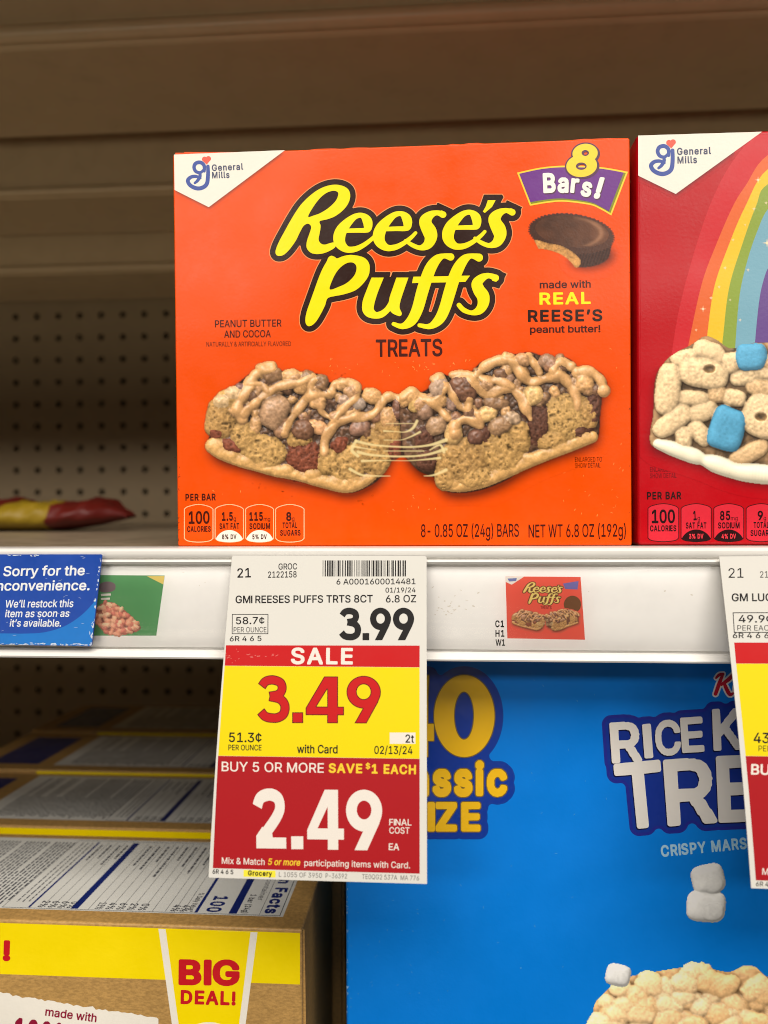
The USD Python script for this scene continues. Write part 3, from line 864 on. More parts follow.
rim, foot = cup_edge(571.5, 233.5, 41.8, 19.2, 0.055), affinity.rotate(ell(574, 250, 36, 17), tilt, origin=(574, 250))
bite = shape([(510, 262), (530, 253), (536, 249), (548, 250), (560, 254), (570, 261), (576, 269), (582, 278), (560, 290), (520, 280)])
whole = unary_union([rim, foot]).convex_hull.intersection(unary_union([rim, foot, unary_union([rim.buffer(-1), foot]).convex_hull])).difference(bite)
tan_face = shape([(534, 240), (548, 243), (562, 246), (574, 253), (581, 262), (574, 271), (568, 262), (558, 255), (546, 250.5), (535, 250)])
top_in = affinity.rotate(ell(572, 231.5, 37, 15.5), tilt, origin=(572, 231.5))
w_in, r_in, t_in, f_in = inside(pc, whole), inside(pc, rim), inside(pc, top_in), inside(pc, tan_face)
col = np.zeros(pc.X.shape + (3,)) + np.asarray(srgb(64, 36, 26))
ridge = 0.75 + 0.5 * (np.sin((pc.X + (pc.Y - 233) * 0.35) * 2 * np.pi / 3.1) > 0.1)
col *= ridge[..., None]
n1, n2 = pc.noise(9, 3, 3)[..., None], pc.noise(2.2, 3, 5)[..., None]
lit = np.clip((pc.X - 555) / 60, 0, 1)[..., None]
col = np.where(r_in[..., None], np.asarray(srgb(66, 40, 30)) * (1 + 0.6 * lit) * (0.85 + 0.3 * ridge[..., None]), col)
col = np.where(t_in[..., None], np.asarray(srgb(84, 52, 36)) * (1 + 0.8 * lit + 0.9 * n1 + 0.35 * n2), col)
hl = np.exp(-((np.hypot((pc.X - 566) / 41, (pc.Y - 233) / 18) - 0.86) / 0.07) ** 2) * np.clip((pc.X - 572) / 25, 0, 1) * (pc.Y < 246)
col = col + hl[..., None] * np.asarray(srgb(140, 104, 78)) * 0.7
crumb = np.asarray(srgb(196, 142, 80)) * (1 + 1.5 * n2 + 0.8 * n1)
fe = ndimage.distance_transform_edt(f_in)[..., None] * 0.6
col = np.where(f_in[..., None], crumb * np.clip(0.35 + fe / 2.2, 0, 1), col)
sh = np.clip(soft(pc, ell(592, 258, 24, 12, -8), 4.0) * 0.9, 0, 0.85)[..., None]
bgc = np.asarray(ORANGE) * (1 - sh) + np.asarray(srgb(74, 30, 16)) * sh
al = np.clip(ndimage.gaussian_filter(w_in.astype(float), 0.6), 0, 1)[..., None]
pc.lay(obox, 'cup_picture', BOXF, 2, PICTURE, np.clip(col * al + bgc * (1 - al), 0.004, 0.9), w_in | (sh[..., 0] > 0.004) | (al[..., 0] > 0.1))

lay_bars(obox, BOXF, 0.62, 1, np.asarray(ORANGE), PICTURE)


def badge(x0, x1, y0, y1):
    m = (x0 + x1) / 2
    return Polygon(np.vstack([spline([(x0, y0 + 5), (x0 + 4, y0 + 2.2), (m, y0), (x1 - 4, y0 + 2.2), (x1, y0 + 5)], 5, False), spline([(x1, y1 - 4), (x1 - 4, y1 - 1.2), (m, y1), (x0 + 4, y1 - 1.2), (x0, y1 - 4)], 5, False)]))


def badges(parent, face, k, specs, y0, y1, line_mat, text_mat, lens_mat, lens_text, fill=None):
    for x0, x1, texts, dv in specs:
        b = badge(x0, x1, y0, y1)
        bp = ink(parent, 'nutrition_badge', b.difference(b.buffer(-0.75)), face, k, line_mat)
        if fill is not None:
            ink(bp, 'badge_fill', b.buffer(-0.75), face, k, fill)
        ink(bp, 'badge_lettering', unary_union([text(*t) for t in texts]), face, k + 1, text_mat)
        if dv:
            m, w = (x0 + x1) / 2, (x1 - x0) / 2 - 0.6
            lens = ell(m, y1 + 3.5, w * 1.08, 16).intersection(b.buffer(-0.4))
            ink(bp, 'badge_lens', lens, face, k + 1, lens_mat)
            ink(bp, 'daily_value_lettering', text(dv, m - 7.2, y1 - 3.2, m + 7.2, y1 - 3.4, 4.9, 0.06), face, k + 2, lens_text)


PALE_LINE = card('pale_line_ink', (255, 206, 160))
ink(obox, 'serving_lettering', text('PER BAR', 185.5, 500.8, 215.7, 500.4, 6.9, 0.05), BOXF, 2, TEXT_INK)
badges(obox, BOXF, 2, [(184, 213.4, [('100', 188.8, 523.9, 209.7, 523.6, 12.6, 0.04), ('CALORIES', 187.2, 532, 210.8, 531.8, 5.8, 0.05)], None),
                       (214.8, 243.8, [('1.5', 222, 520.9, 233, 520.7, 8.8, 0.06), ('g', 233.6, 520.8, 236, 520.8, 4.5), ('SAT FAT', 219.6, 529.2, 239.2, 529, 6, 0.05)], '8% DV'),
                       (245.3, 274, [('115', 249.4, 520.9, 263, 520.7, 8.8, 0.06), ('mg', 263.8, 520.8, 270.2, 520.8, 4.0), ('SODIUM', 249.5, 529.2, 270, 529, 6, 0.05)], '5% DV'),
                       (275.3, 304.5, [('8', 286.3, 520.9, 291.4, 520.8, 8.8, 0.06), ('g', 292, 520.8, 294.4, 520.8, 4.5), ('TOTAL', 282.6, 528.2, 297.2, 528, 5.8, 0.05), ('SUGARS', 280.2, 535.8, 300.6, 535.6, 5.8, 0.05)], None)],
       504, 542.5, PALE_LINE, TEXT_INK, CREAM, TEXT_INK)


def scuffs(parent, name, face, k, n, seed, spots, size, mat):
    """Little marks where the print has rubbed off."""
    r = np.random.default_rng(seed)
    out = []
    for _ in range(n):
        x0, y0, x1, y1 = spots[r.integers(len(spots))]
        x, y, a, L = r.uniform(x0, x1), r.uniform(y0, y1), r.uniform(0, 3.14), r.uniform(0.3, 1) * size
        out.append(affinity.rotate(ell(x, y, L, r.uniform(0.12, 0.38)), math.degrees(a), origin=(x, y)))
    ink(parent, name, unary_union(out), face, k, mat, stuff=True)


scuffs(obox, 'scuff_mark', BOXF, 1, 90, 3, [(182, 480, 330, 500), (330, 358, 400, 376), (606, 340, 628, 530), (340, 486, 450, 515), (410, 360, 470, 372), (560, 460, 628, 520)], 1.6, card('rubbed_orange', (255, 150, 74)))
scuffs(obox, 'edge_nick', BOXF, 1, 26, 6, [(174.6, 260, 176, 460), (178.5, 460, 179.5, 540), (629.5, 160, 630.4, 520)], 1.3, card('edge_nick', (120, 46, 16)))

# ================================================================== RED CARTON
rbox = thing('cereal_bar_carton', 'red carton of marshmallow cereal bars with rainbow beside the orange carton', 'carton', (0.15, 0.0275, 0.0006), group='cartons on the middle shelf')
RED_M = card('red_carton', (186, 8, 22))
RED = np.asarray(srgb(186, 8, 22))
xl, zt = at(637.2, 340, 0)[0], at(700, 132.5, 0)[2]
part(rbox, 'body', hull_box((xl, 0.0, 0.0006), (xl + 0.17, 0.055, zt), 0.0012, 12), RED_M, smooth=40)
XR = 1100
b0 = [(1100, 60), (920, 86), (820, 114), (768, 128), (735, 158), (710, 205), (689, 270), (677, 320), (670, 366)]
b1 = [(1100, 70), (920, 98), (820, 135), (768, 155), (746, 185), (733, 206), (716, 245), (702, 283), (690, 337), (685, 366)]
b2 = [(1100, 80), (920, 110), (820, 148), (768, 169), (745, 207), (728, 247), (714, 288), (707, 337), (704, 366)]
b3 = [(1100, 92), (920, 124), (820, 163), (768, 184), (756, 206), (742, 245), (729, 288), (723, 337), (720, 366)]
b4 = [(1100, 106), (900, 150), (790, 190), (768, 209), (757, 232), (747, 262), (739, 300), (734, 366)]
b5 = [(1100, 140), (900, 190), (800, 232), (772, 262), (763, 282), (758, 310), (753, 366)]
b6 = [(1100, 366), (753, 366)]
face_r = sbox(638.6, 134.4, 1090, 541.5)
for nm, a, b, col in (('rainbow_stripe', b0, b1, (204, 34, 44)), ('rainbow_stripe', b1, b2, (226, 104, 48)), ('rainbow_stripe', b2, b3, (234, 194, 44)), ('rainbow_stripe', b3, b4, (140, 162, 62)), ('rainbow_stripe', b4, b5, (120, 170, 190)), ('rainbow_stripe', b5, b6, (104, 74, 142))):
    sa, sb = spline(a, 6, False), spline(b, 6, False)
    if nm:
        ink(rbox, nm, Polygon(np.vstack([sa, sb[::-1]])).buffer(0).intersection(face_r), BOXF, 1, card('rainbow_ink', col))
rs = np.random.default_rng(12)
stars = []
for (x, y, r) in ((758, 180, 2.2), (754, 209, 1.6), (703, 309, 2.2), (711, 298, 1.5), (719, 287, 1.3), (767, 243, 3), (766, 203, 1.4), (748, 270, 1.4), (733, 240, 1.2), (696, 330, 1.2), (725, 268, 1.5), (740, 320, 1.3), (745, 225, 1.0), (730, 300, 1.1)):
    for q in range(4):
        a = q * math.pi / 2
        stars.append(Polygon([(x + r * 1.6 * math.cos(a), y + r * 1.6 * math.sin(a)), (x + 0.25 * r * math.cos(a + .8), y + 0.25 * r * math.sin(a + .8)), (x + 0.25 * r * math.cos(a - .8), y + 0.25 * r * math.sin(a - .8))]))
    stars.append(Point(x, y).buffer(r * 0.45))
ink(rbox, 'sparkle', unary_union(stars), BOXF, 2, card('sparkle_ink', (250, 226, 186)), stuff=True)

patch = quad((638.0, 135.6), (762, 131.8), (675.7, 194), (638.0, 175.6))
shadow = Picture(636, 128, 772, 204, 0.8, 2)
sh = np.clip(soft(shadow, patch, 1.6, 0.4, 1.8), 0, 1) * inside(shadow, quad((638.8, 136), (770, 134), (770, 204), (638.8, 204))) * (shadow.Y > 134.5)
rgb = RED * (1 - 0.8 * sh[..., None]) + np.asarray(srgb(70, 14, 20)) * 0.8 * sh[..., None]
shadow.lay(rbox, 'patch_shadow', BOXF, 2, PICTURE, rgb, (sh > 0.006) & (shadow.X < 735))
cp = ink(rbox, 'corner_patch', patch, BOXF, 3, CREAM)
ink(cp, 'emblem', emblem_g, BOXF, 4, BLUE_EMBLEM)
ink(cp, 'heart', heart, BOXF, 4, HEART_INK)
ink(cp, 'maker_lettering', unary_union([text('General', 677, 155.2, 711, 154.2, 7.2, 0.05), text('Mills', 677.4, 163.8, 697, 163.2, 7.2, 0.05)]), BOXF, 4, NAVY_TEXT)

# picture of the marshmallow cereal bar
CR, CR2, WH, BL = srgb(226, 196, 152), srgb(214, 178, 132), srgb(232, 224, 198), srgb(84, 156, 192)
mp = Picture(640, 330, 900, 506, 0.7, 9)
prof_m = shape([(652, 446), (650, 432), (653, 415), (655, 380), (664, 362), (676, 352), (690, 345), (704, 336), (716, 339), (730, 348), (744, 345), (760, 342), (790, 346), (830, 360), (860, 380), (868, 420), (862, 460), (840, 476), (800, 482), (760, 480), (730, 474), (700, 462), (670, 452)])
ins = inside(mp, prof_m)
ed = ndimage.distance_transform_edt(ins) * mp.step
mp.put(np.sqrt(np.clip(ed, 0, 12)) * 2 - 6, ins, srgb(196, 156, 112), 2, 4, 0.1, 0.3)
mp.tube([(658, 444, 5), (668, 447, 7), (680, 451, 8), (694, 456, 8), (704, 460, 6), (716, 464, 9), (734, 470, 9), (752, 473, 10), (780, 475, 10), (820, 472, 10)], 8, 2, WH, 0.4, 9, 0.25, 0.05)
for b in ((708, 351, 16, 10, 20, CR), (686, 358, 15, 8, -14, CR), (668, 389, 13, 26, 8, CR), (716, 357, 10, 8, 0, CR), (731, 363, 10, 11, 0, CR), (693, 398, 16, 8.5, 4, CR), (717, 394, 10, 9, 0, CR2), (734, 398, 13, 9, 10, CR), (745, 377, 15, 8, -10, CR), (766, 373, 15, 7, 0, CR), (763, 388, 18, 9, 8, CR2), (673, 421, 22, 11, -35, CR), (703, 412, 16, 9.5, -15, CR), (700, 433, 15, 9.5, 48, CR), (684, 437, 9, 11, 0, CR),
          (749, 453, 22, 9, -28, CR2), (765, 362, 9, 8, 0, CR2), (790, 380, 16, 12, 20, CR), (812, 372, 16, 10, 0, CR), (835, 395, 16, 20, 0, CR), (800, 430, 18, 12, 20, CR), (830, 440, 20, 14, -20, CR), (790, 455, 18, 10, 0, CR2), (850, 420, 12, 18, 0, CR)):
    mp.blob(*b[:5], 3.0, b[5], min(b[2], b[3]) * 0.62, 1.5, 2.2, 0.12, p=2.7, wob=0.2, tint=0.34)
for cx, cy, rx, ry, rot, hx, hy in ((703, 373, 26, 15, 12, 709.5, 369), (764, 416, 22, 22, 20, 761, 417)):
    mp.blob(cx, cy, rx, ry, rot, 4.5, CR, 8, 1.4, 2.2, 0.12, p=2.9, wob=0.16, tint=0.32)
    hm = ((mp.X - hx) / 6.0) ** 2 + ((mp.Y - hy) / 4.2) ** 2
    mp.H[hm < 1] -= 7 * np.sqrt(1 - hm[hm < 1])
    mp.C[hm < 1] *= np.array([0.72, 0.6, 0.46])
mp.blob(751, 357, 15, 13.5, 0, 5, BL, 9, 0.9, 2.4, 0.05, p=4, wob=0.2, tint=0.2)
mp.blob(727, 429, 18, 22, 15, 5, BL, 9, 0.9, 2.4, 0.05, p=4, wob=0.2, tint=0.2)
mp.blob(842, 372, 14, 12, 15, 5, BL, 9, 0.9, 2.4, 0.05, p=4, wob=0.2, tint=0.2)
body = mp.H > -40
rgb = mp.shade(amb=0.42, ao=4)
spk = mp.noise(1.6, 2, 44) > 0.33
rgb[spk & body] *= 0.75
sh = np.clip(soft(mp, prof_m, 5, 0, 6) * 1.0, 0, 0.7)
al = np.clip(ndimage.gaussian_filter(body.astype(float), 0.6), 0, 1)[..., None]
# above y = 366 the print behind is the rainbow: only the bar itself is laid there
low_ = (mp.Y > 366)
bgc = RED * (1 - sh[..., None]) + np.asarray(srgb(80, 10, 18)) * sh[..., None]
rgb = np.where(low_[..., None], rgb * al + bgc * (1 - al), rgb)
mp.lay(rbox, 'bar_picture', BOXF, 3, PICTURE, rgb, body | ((sh > 0.004) & low_))

BLACK_INK = card('black_ink', (40, 16, 18))
ink(rbox, 'small_print', unary_union([text('ENLARGED TO', 650, 472, 678, 471.6, 4.8), text('SHOW DETAIL', 650, 478.2, 676.6, 477.8, 4.8)]), BOXF, 2, card('dark_red_ink', (110, 14, 24)))
ink(rbox, 'serving_lettering', text('PER BAR', 647, 499.6, 681.2, 499.2, 7.6, 0.05), BOXF, 2, BLACK_INK)
badges(rbox, BOXF, 2, [(647.6, 679, [('100', 651.8, 523.3, 675, 523, 13.6, 0.04), ('CALORIES', 650, 531.4, 676.3, 531.2, 6, 0.05)], None),
                       (680.7, 711.6, [('1', 693.5, 520.4, 696.8, 520.2, 9.4, 0.05), ('g', 697.6, 520.4, 700, 520.3, 4.5), ('SAT FAT', 685.8, 528.6, 706.4, 528.4, 6.2, 0.05)], '3% DV'),
                       (713.4, 744, [('85', 720, 520.3, 730.2, 520.2, 9.4, 0.05), ('mg', 730.8, 520.2, 737.6, 520.2, 4.2), ('SODIUM', 718, 528.5, 739.6, 528.4, 6.2, 0.05)], '4% DV'),
                       (745.8, 776.6, [('9', 757.6, 520.2, 763, 520.2, 9.4, 0.05), ('g', 763.6, 520.2, 766, 520.2, 4.5), ('TOTAL', 753.5, 528, 769, 528, 6, 0.05), ('SUGARS', 750.5, 536, 772, 536, 6, 0.05)], None)],
       503.3, 542.0, BLACK_INK, BLACK_INK, BLACK_INK, card('badge_red_ink', (226, 60, 72)), card('badge_rose_ink', (216, 44, 60)))

# ================================================================== BLUE CARTON under the shelf edge
YB = 0.012
BLUEF = Plane((0, YB, 0), (0, -1, 0))
bbox = thing('crispy_treat_carton', 'large bright blue carton under the shelf edge with rounded white lettering', 'carton', (0.13, 0.07, -0.2755))
xb = at(345.4, 850, YB)[0]
part(bbox, 'body', hull_box((xb, YB, -0.2755), (xb + 0.33, YB + 0.12, -0.031), 0.0012, 12), surface('blue_carton', srgb(0, 122, 220), 0.42, fibre=0.2, scale=900.0, mottle=0.08, spec=0.2, wavy=0.3), smooth=40)
DEEP = card('deep_blue_ink', (6, 52, 150))
INDIGO = card('indigo_ink', (34, 42, 140))
GOLD = card('gold_ink', (234, 184, 24))
SILVER = card('light_grey_ink', (228, 224, 218))
zero = ell(464.3, 716, 30.2, 41).difference(ell(464, 715.6, 10, 24))
four = Polygon([(428, 676), (411, 676), (386, 727), (386, 740), (413, 740), (413, 756), (427, 756), (427, 740), (433, 740), (433, 724.6), (427, 724.6), (427, 700)]).difference(Polygon([(413, 724.6), (400, 724.6), (413, 699)])).buffer(0.8)
classic = text('Classic', 370, 795.6, 506.6, 795.6, 34, 0.065).buffer(0.5)
size = text('SIZE', 404, 831, 480, 831, 28.5, 0.06).buffer(0.5)
count = unary_union([zero, four, classic, size])
blob_ = unary_union([zero.buffer(8.8), ell(464, 716, 28, 38), four.buffer(9), classic.buffer(7.8), size.buffer(7.8), sbox(400, 700, 430, 830)]).buffer(4).buffer(-4)
blob_ = unary_union([Polygon(g.exterior) for g in polys(blob_)])
cb = ink(bbox, 'count_backing', blob_, BLUEF, 1, DEEP)
ink(cb, 'count_outline', count.buffer(1.0), BLUEF, 2, card('ochre_ink', (120, 96, 40)))
ink(cb, 'count_lettering', count, BLUEF, 3, GOLD)
B = 0.035
rk = [text('R', 612.4, 763, 641.8, 761, 40, B), text('I', 645, 758, 652.8, 757.4, 33.5, B), text('C', 656.6, 755.4, 681, 754, 34, B), text('E', 682.6, 752.6, 704, 751.2, 34.5, B), text('K', 714, 750.4, 743, 749.2, 41, B), text('R', 747, 748, 771, 747, 34, B), text('I', 775, 747, 782, 746.8, 34, B), text('S', 786, 747, 808, 747, 34, B), text('P', 812, 747, 834, 747.4, 34, B), text('I', 838, 748, 845, 748, 34, B), text('E', 849, 748.4, 869, 749, 34, B), text('S', 872, 749.4, 895, 751, 34, B)]
tr = [text('T', 620, 830, 666, 825.6, 66, 0.035), text('R', 668, 826, 717, 822.4, 66, 0.035), text('E', 719, 822.4, 760, 820.6, 66, 0.035), text('A', 764, 820, 815, 820, 66, 0.035), text('T', 818, 820, 862, 821, 66, 0.035), text('S', 866, 822, 908, 825, 66, 0.035)]
ttl = unary_union(rk + tr).buffer(0.5)
bk = unary_union([ttl.buffer(7.4)]).buffer(5).buffer(-5)
bk = unary_union([Polygon(g.exterior) for g in polys(bk)])
tb = ink(bbox, 'title_backing', bk, BLUEF, 1, INDIGO)
ink(tb, 'title_backing_core', bk.buffer(-3.2), BLUEF, 2, card('royal_blue_ink', (22, 50, 144)))
ink(tb, 'title_shade', affinity.translate(ttl, -0.9, 1.3).union(affinity.translate(ttl, -0.4, 0.7)), BLUEF, 3, card('black_blue_ink', (16, 18, 60)))
ink(tb, 'title_lettering', ttl, BLUEF, 4, SILVER)
ink(bbox, 'flavour_lettering', text('CRISPY MARSHMALLOW SQUARES', 661.4, 857, 880, 836, 11.6, 0.06), BLUEF, 2, card('pale_blue_ink', (166, 206, 230)))
kel = unary_union([stroke([(722.5, 675, 1.4), (719, 684, 2.0), (715.5, 694, 1.8)]), stroke([(716, 678, 1.0), (719, 675, 1.6), (723, 674, 1.4)]), stroke([(735, 672.5, 1.6), (729, 679, 2.0), (721.5, 684.5, 1.5)]), stroke([(724, 683, 1.6), (727, 690, 2.0), (730, 694.5, 1.8), (733.5, 693, 1.0)]), stroke([(735, 689.5, 1.1), (740, 686.5, 1.3), (740.5, 683.3, 1.3), (737.5, 683.4, 1.5), (735.4, 688, 1.9), (737, 692.4, 1.7), (742, 690, 1.1)]),
                   text('llogg’s', 743.5, 692, 782, 688, 17, 0.05, 0.25)])
kl = ink(bbox, 'brand_lettering_edge', kel.buffer(1.5), BLUEF, 1, SILVER)
ink(kl, 'brand_lettering', kel, BLUEF, 2, card('brand_red_ink', (190, 24, 44)))

scuffs(bbox, 'scuff_mark', BLUEF, 1, 60, 13, [(348, 690, 352, 1020), (430, 850, 600, 1010), (520, 680, 610, 860), (350, 900, 420, 1015)], 1.5, card('rubbed_blue', (70, 150, 214)))
scuffs(bbox, 'edge_nick', BLUEF, 1, 22, 14, [(346.8, 880, 347.8, 1022)], 1.6, card('rubbed_pale_blue', (150, 190, 222)))
# crisped rice square and marshmallows printed at the foot of the carton
rp = Picture(586, 952, 960, 1130, 0.9, 14)
sq = shape([(591, 1090), (592, 1024), (594, 1004), (606, 990), (622, 978), (650, 972), (680, 967), (704, 965), (716, 969), (730, 971), (744, 965), (757, 967), (768, 976), (800, 980), (850, 985), (930, 1000), (940, 1090), (800, 1120), (640, 1115)])
ins = inside(rp, sq)
ed = ndimage.distance_transform_edt(ins) * rp.step
rp.put(np.sqrt(np.clip(ed, 0, 12)) * 2 - 6, ins, srgb(222, 176, 122), 2, 4, 0.1, 0.3)
r = np.random.default_rng(31)
RC = [srgb(238, 200, 150), srgb(234, 192, 140), srgb(240, 206, 158), srgb(228, 184, 130)]
inner = sq.buffer(-5)
n = 0
while n < 330:
    x, y = r.uniform(590, 945), r.uniform(962, 1120)
    if not inner.contains(Point(x, y)):
        continue
    a = r.uniform(10, 17)
    rp.blob(x, y, a, a * r.uniform(0.6, 0.85), r.uniform(-30, 30), r.uniform(-2, 2), RC[r.integers(4)], a * 0.42, 1.1, 2.2, 0.3, p=2.3, wob=0.3, tint=0.3)
    n += 1
body = rp.H > -40
rgb = rp.shade(amb=0.6, ao=3.0)
al = np.clip(ndimage.gaussian_filter(body.astype(float), 0.7), 0, 1)[..., None]
rp.lay(bbox, 'rice_square_picture', BLUEF, 2, PICTURE, rgb * al + np.asarray(srgb(150, 170, 190)) * (1 - al), body)
MW = srgb(216, 216, 214)
for nm, spec in (('marshmallow_picture', [(706, 906, 20, 16.5, 4), (708, 879, 17, 15.5, -12)]), ('marshmallow_picture', [(618, 975, 13, 11.5, 12)])):
    xs_, ys_ = [q[0] for q in spec], [q[1] for q in spec]
    q = Picture(min(xs_) - 26, min(ys_) - 22, max(xs_) + 26, max(ys_) + 22, 0.7, 15)
    for cx, cy, rx, ry, rot in spec:
        q.blob(cx, cy, rx, ry, rot, 0, MW, 9, 0.3, 3, 0.15, p=3.4, wob=0.03, tint=0.1)
        a = math.radians(rot)
        q.blob(cx + rx * 0.28, cy + ry * 0.28, rx * 0.62, ry * 0.66, rot, 6.4, srgb(206, 206, 204), 3.4, 0.3, 3, 0.1, p=2.2, wob=0.03, tint=0.12)
    bd = q.H > -40
    q.lay(bbox, nm, BLUEF, 3, PICTURE, q.shade(amb=0.42, ao=5), bd)

# ================================================================== KRAFT CARTONS, one behind the other
KW, KD, KH = 0.235, 0.078, 0.139
kx, kz, ky = at(302, 931, 0.005)[0], -0.1357, 0.005
KFRONT = Plane((0, ky, 0), (0, -1, 0))
tv = np.array([0, KD, -0.0021])
tv /= np.linalg.norm(tv)
KTOP = Local((kx, ky, kz), (1, 0, 0), tv)
KTP = Plane((kx, ky, kz), KTOP.n)
KRAFT = surface('kraft_board', srgb(196, 154, 90), 0.42, fibre=0.4, scale=1000.0, mottle=0.16, spec=0.4, stretch=(0.7, 0.7, 1.5), grain=0.30)
PANEL = card('panel_white_ink', (214, 214, 208))
NAVY = card('navy_ink', (22, 38, 104))
GREYT = card('grey_print_ink', (74, 76, 84))
CHARC = card('charcoal_ink', (50, 52, 62))
KYEL = card('kraft_yellow_ink', (246, 220, 0))
DEALRED = card('deal_red_ink', (196, 22, 34))
WINE = card('wine_ink', (140, 22, 54))
KWHITE = card('kraft_white_ink', (236, 232, 222))
GROUP = 'kraft cartons in a row under the shelf'
kbox = thing('kraft_snack_carton', 'frontmost kraft carton with yellow band and red BIG DEAL flag', 'carton', (kx - KW / 2, ky + KD / 2, kz - KH), GROUP)
r_ = 0.0009
part(kbox, 'body', hull_points([(x, y, z) for x in (kx - KW + r_, kx - r_) for y, z in ((ky + r_, kz - KH + r_), (ky + r_, kz - r_), (ky + KD - r_, kz - KH + r_), (ky + KD - r_, kz - 0.0021 - r_))], r_, 12), KRAFT, smooth=40)
ex = Polygon([(kx - 0.0006, kz - 0.0004), (kx + 0.0006, kz - 0.0012), (kx + 0.0022, kz - KH + 0.002), (kx - 0.0004, kz - KH + 0.002)])
em = trimesh.creation.extrude_polygon(ex, 0.0006, engine='earcut')
part(kbox, 'side_flap', trimesh.Trimesh(np.c_[em.vertices[:, 0], ky + 0.0022 - em.vertices[:, 2], em.vertices[:, 1]], em.faces[:, ::-1]), KRAFT)


def kl_(x, y):
    """A point of the photograph on the front carton's top, in metres along and across that top."""
    P = KTP(np.array([[x, y]]))[0] - KTOP.o
    return np.array([P @ KTOP.u, P @ KTOP.v])


v0, v1 = kl_(283, 917)[1], 0.0735
ur = kl_(283, 917)[0]
ul = -0.1826
pn = ink(kbox, 'nutrition_panel', sbox(ul, v0, ur, v1), KTOP, 1, PANEL)
navy_, thin_, grey_, char_ = [], [], [], []


def front_u(x):
    return kl_(x, 909)[0]


vf = v0 + 0.0012
for x, w in ((27, 0.0009), (198, 0.0012)):
    navy_.append(sbox(front_u(x) - w / 2, vf, front_u(x) + w / 2, v1 - 0.003))
for xa, xb_ in ((70, 77.5), (231, 239)):
    navy_.append(sbox(front_u(xa), vf, front_u(xb_), v1 - 0.003))
for x in (39.6, 50, 60, 88.5, 99, 110, 121, 132, 144, 154, 167, 176, 185, 262):
    thin_.append(sbox(front_u(x) - 0.00009, vf, front_u(x) + 0.00009, v1 - 0.003))
uf = front_u(0)
thin_ += [sbox(uf - 0.0001, v0 + 0.0006, uf + 0.0001, v1 - 0.0015), sbox(uf, v0 + 0.0006, ur - 0.0012, v0 + 0.0009), sbox(ur - 0.0015, v0 + 0.0006, ur - 0.0012, v1 - 0.0015), sbox(uf, v1 - 0.0018, ur - 0.0012, v1 - 0.0015)]
kr = np.random.default_rng(17)


def greeked(u, va, vb, h, out, gap=0.0006):
    """A line of print too small to read: word-sized bars."""
    v = vb
    while v > va:
        L = kr.uniform(0.0012, 0.0042)
        q = kr.uniform(0.8, 1.0)
        out.append(sbox(u, max(v - L, va), u + h * q, v))
        v -= L + gap


for u in np.arange(ul + 0.008, uf - 0.001, 0.0017):
    greeked(u, v0 + 0.002 + kr.uniform(0, 0.004), v1 - 0.004 - (kr.random() < 0.12) * 0.03, 0.00085, grey_)
for u in (front_u(8), front_u(14), front_u(20)):
    greeked(u, vf + 0.004, v1 - 0.004, 0.0006, grey_)
for i, (x, L) in enumerate(((33, .016), (44, .014), (55, .02), (64, .014), (93, .02), (104, .024), (115, .016), (126, .03), (138, .014), (149, .02), (160.5, .026), (171.5, .018), (180.5, .012), (190, .022))):
    greeked(front_u(x), v1 - 0.006 - L, v1 - 0.006, 0.0011, char_, 0.0005)
pc_ = []
for x, t in ((35, '2%'), (45.5, '6%'), (55.5, '6%'), (65, '0%'), (94, '13%'), (105, '4%'), (116, '6%'), (127, '2%'), (138.5, '0%'), (171.5, '4%'), (180.8, '4%')):
    u = front_u(x)
    pc_.append(text(t, u, v0 + 0.0066, u, v0 + 0.0016, 0.0030, 0.03, yup=True))
pc_.append(text('% Daily Value*', front_u(189), v0 + 0.0165, front_u(189), v0 + 0.0016, 0.0021, 0.03, yup=True))
u = front_u(207)
nv = text('100', u, v0 + 0.0145, u, v0 + 0.002, 0.0056, 0.06, yup=True)
pc_.append(text('Calories', front_u(209), v1 - 0.006, front_u(209), v0 + 0.034, 0.0046, 0.05, yup=True))
pc_.append(text('1 bar (24g)', front_u(243.5), v0 + 0.0165, front_u(243.5), v0 + 0.0018, 0.0024, 0.05, yup=True))
pc_.append(text('Serving size', front_u(243.5), v1 - 0.006, front_u(243.5), v0 + 0.034, 0.0024, 0.05, yup=True))
pc_.append(text('8 servings per container', front_u(253), v1 - 0.006, front_u(253), v0 + 0.012, 0.0022, 0.0, yup=True))
fct = text('Nutrition Facts', front_u(266), v1 - 0.005, front_u(266), v0 + 0.0022, 0.0052, 0.07, yup=True)
ink(pn, 'panel_rule', unary_union(thin_), KTOP, 2, CHARC, stuff=True)
for g in navy_:
    ink(pn, 'panel_bar', g, KTOP, 2, NAVY)
ink(pn, 'small_print', unary_union(grey_), KTOP, 2, GREYT, stuff=True)
ink(pn, 'nutrient_print', unary_union(char_), KTOP, 2, GREYT, stuff=True)
ink(pn, 'panel_lettering', unary_union(pc_), KTOP, 2, CHARC)
ink(pn, 'panel_heading', unary_union([fct, nv]), KTOP, 2, NAVY)
ink(kbox, 'top_flag', sbox(-0.223, 0.010, -0.1925, 0.068), KTOP, 1, NAVY)
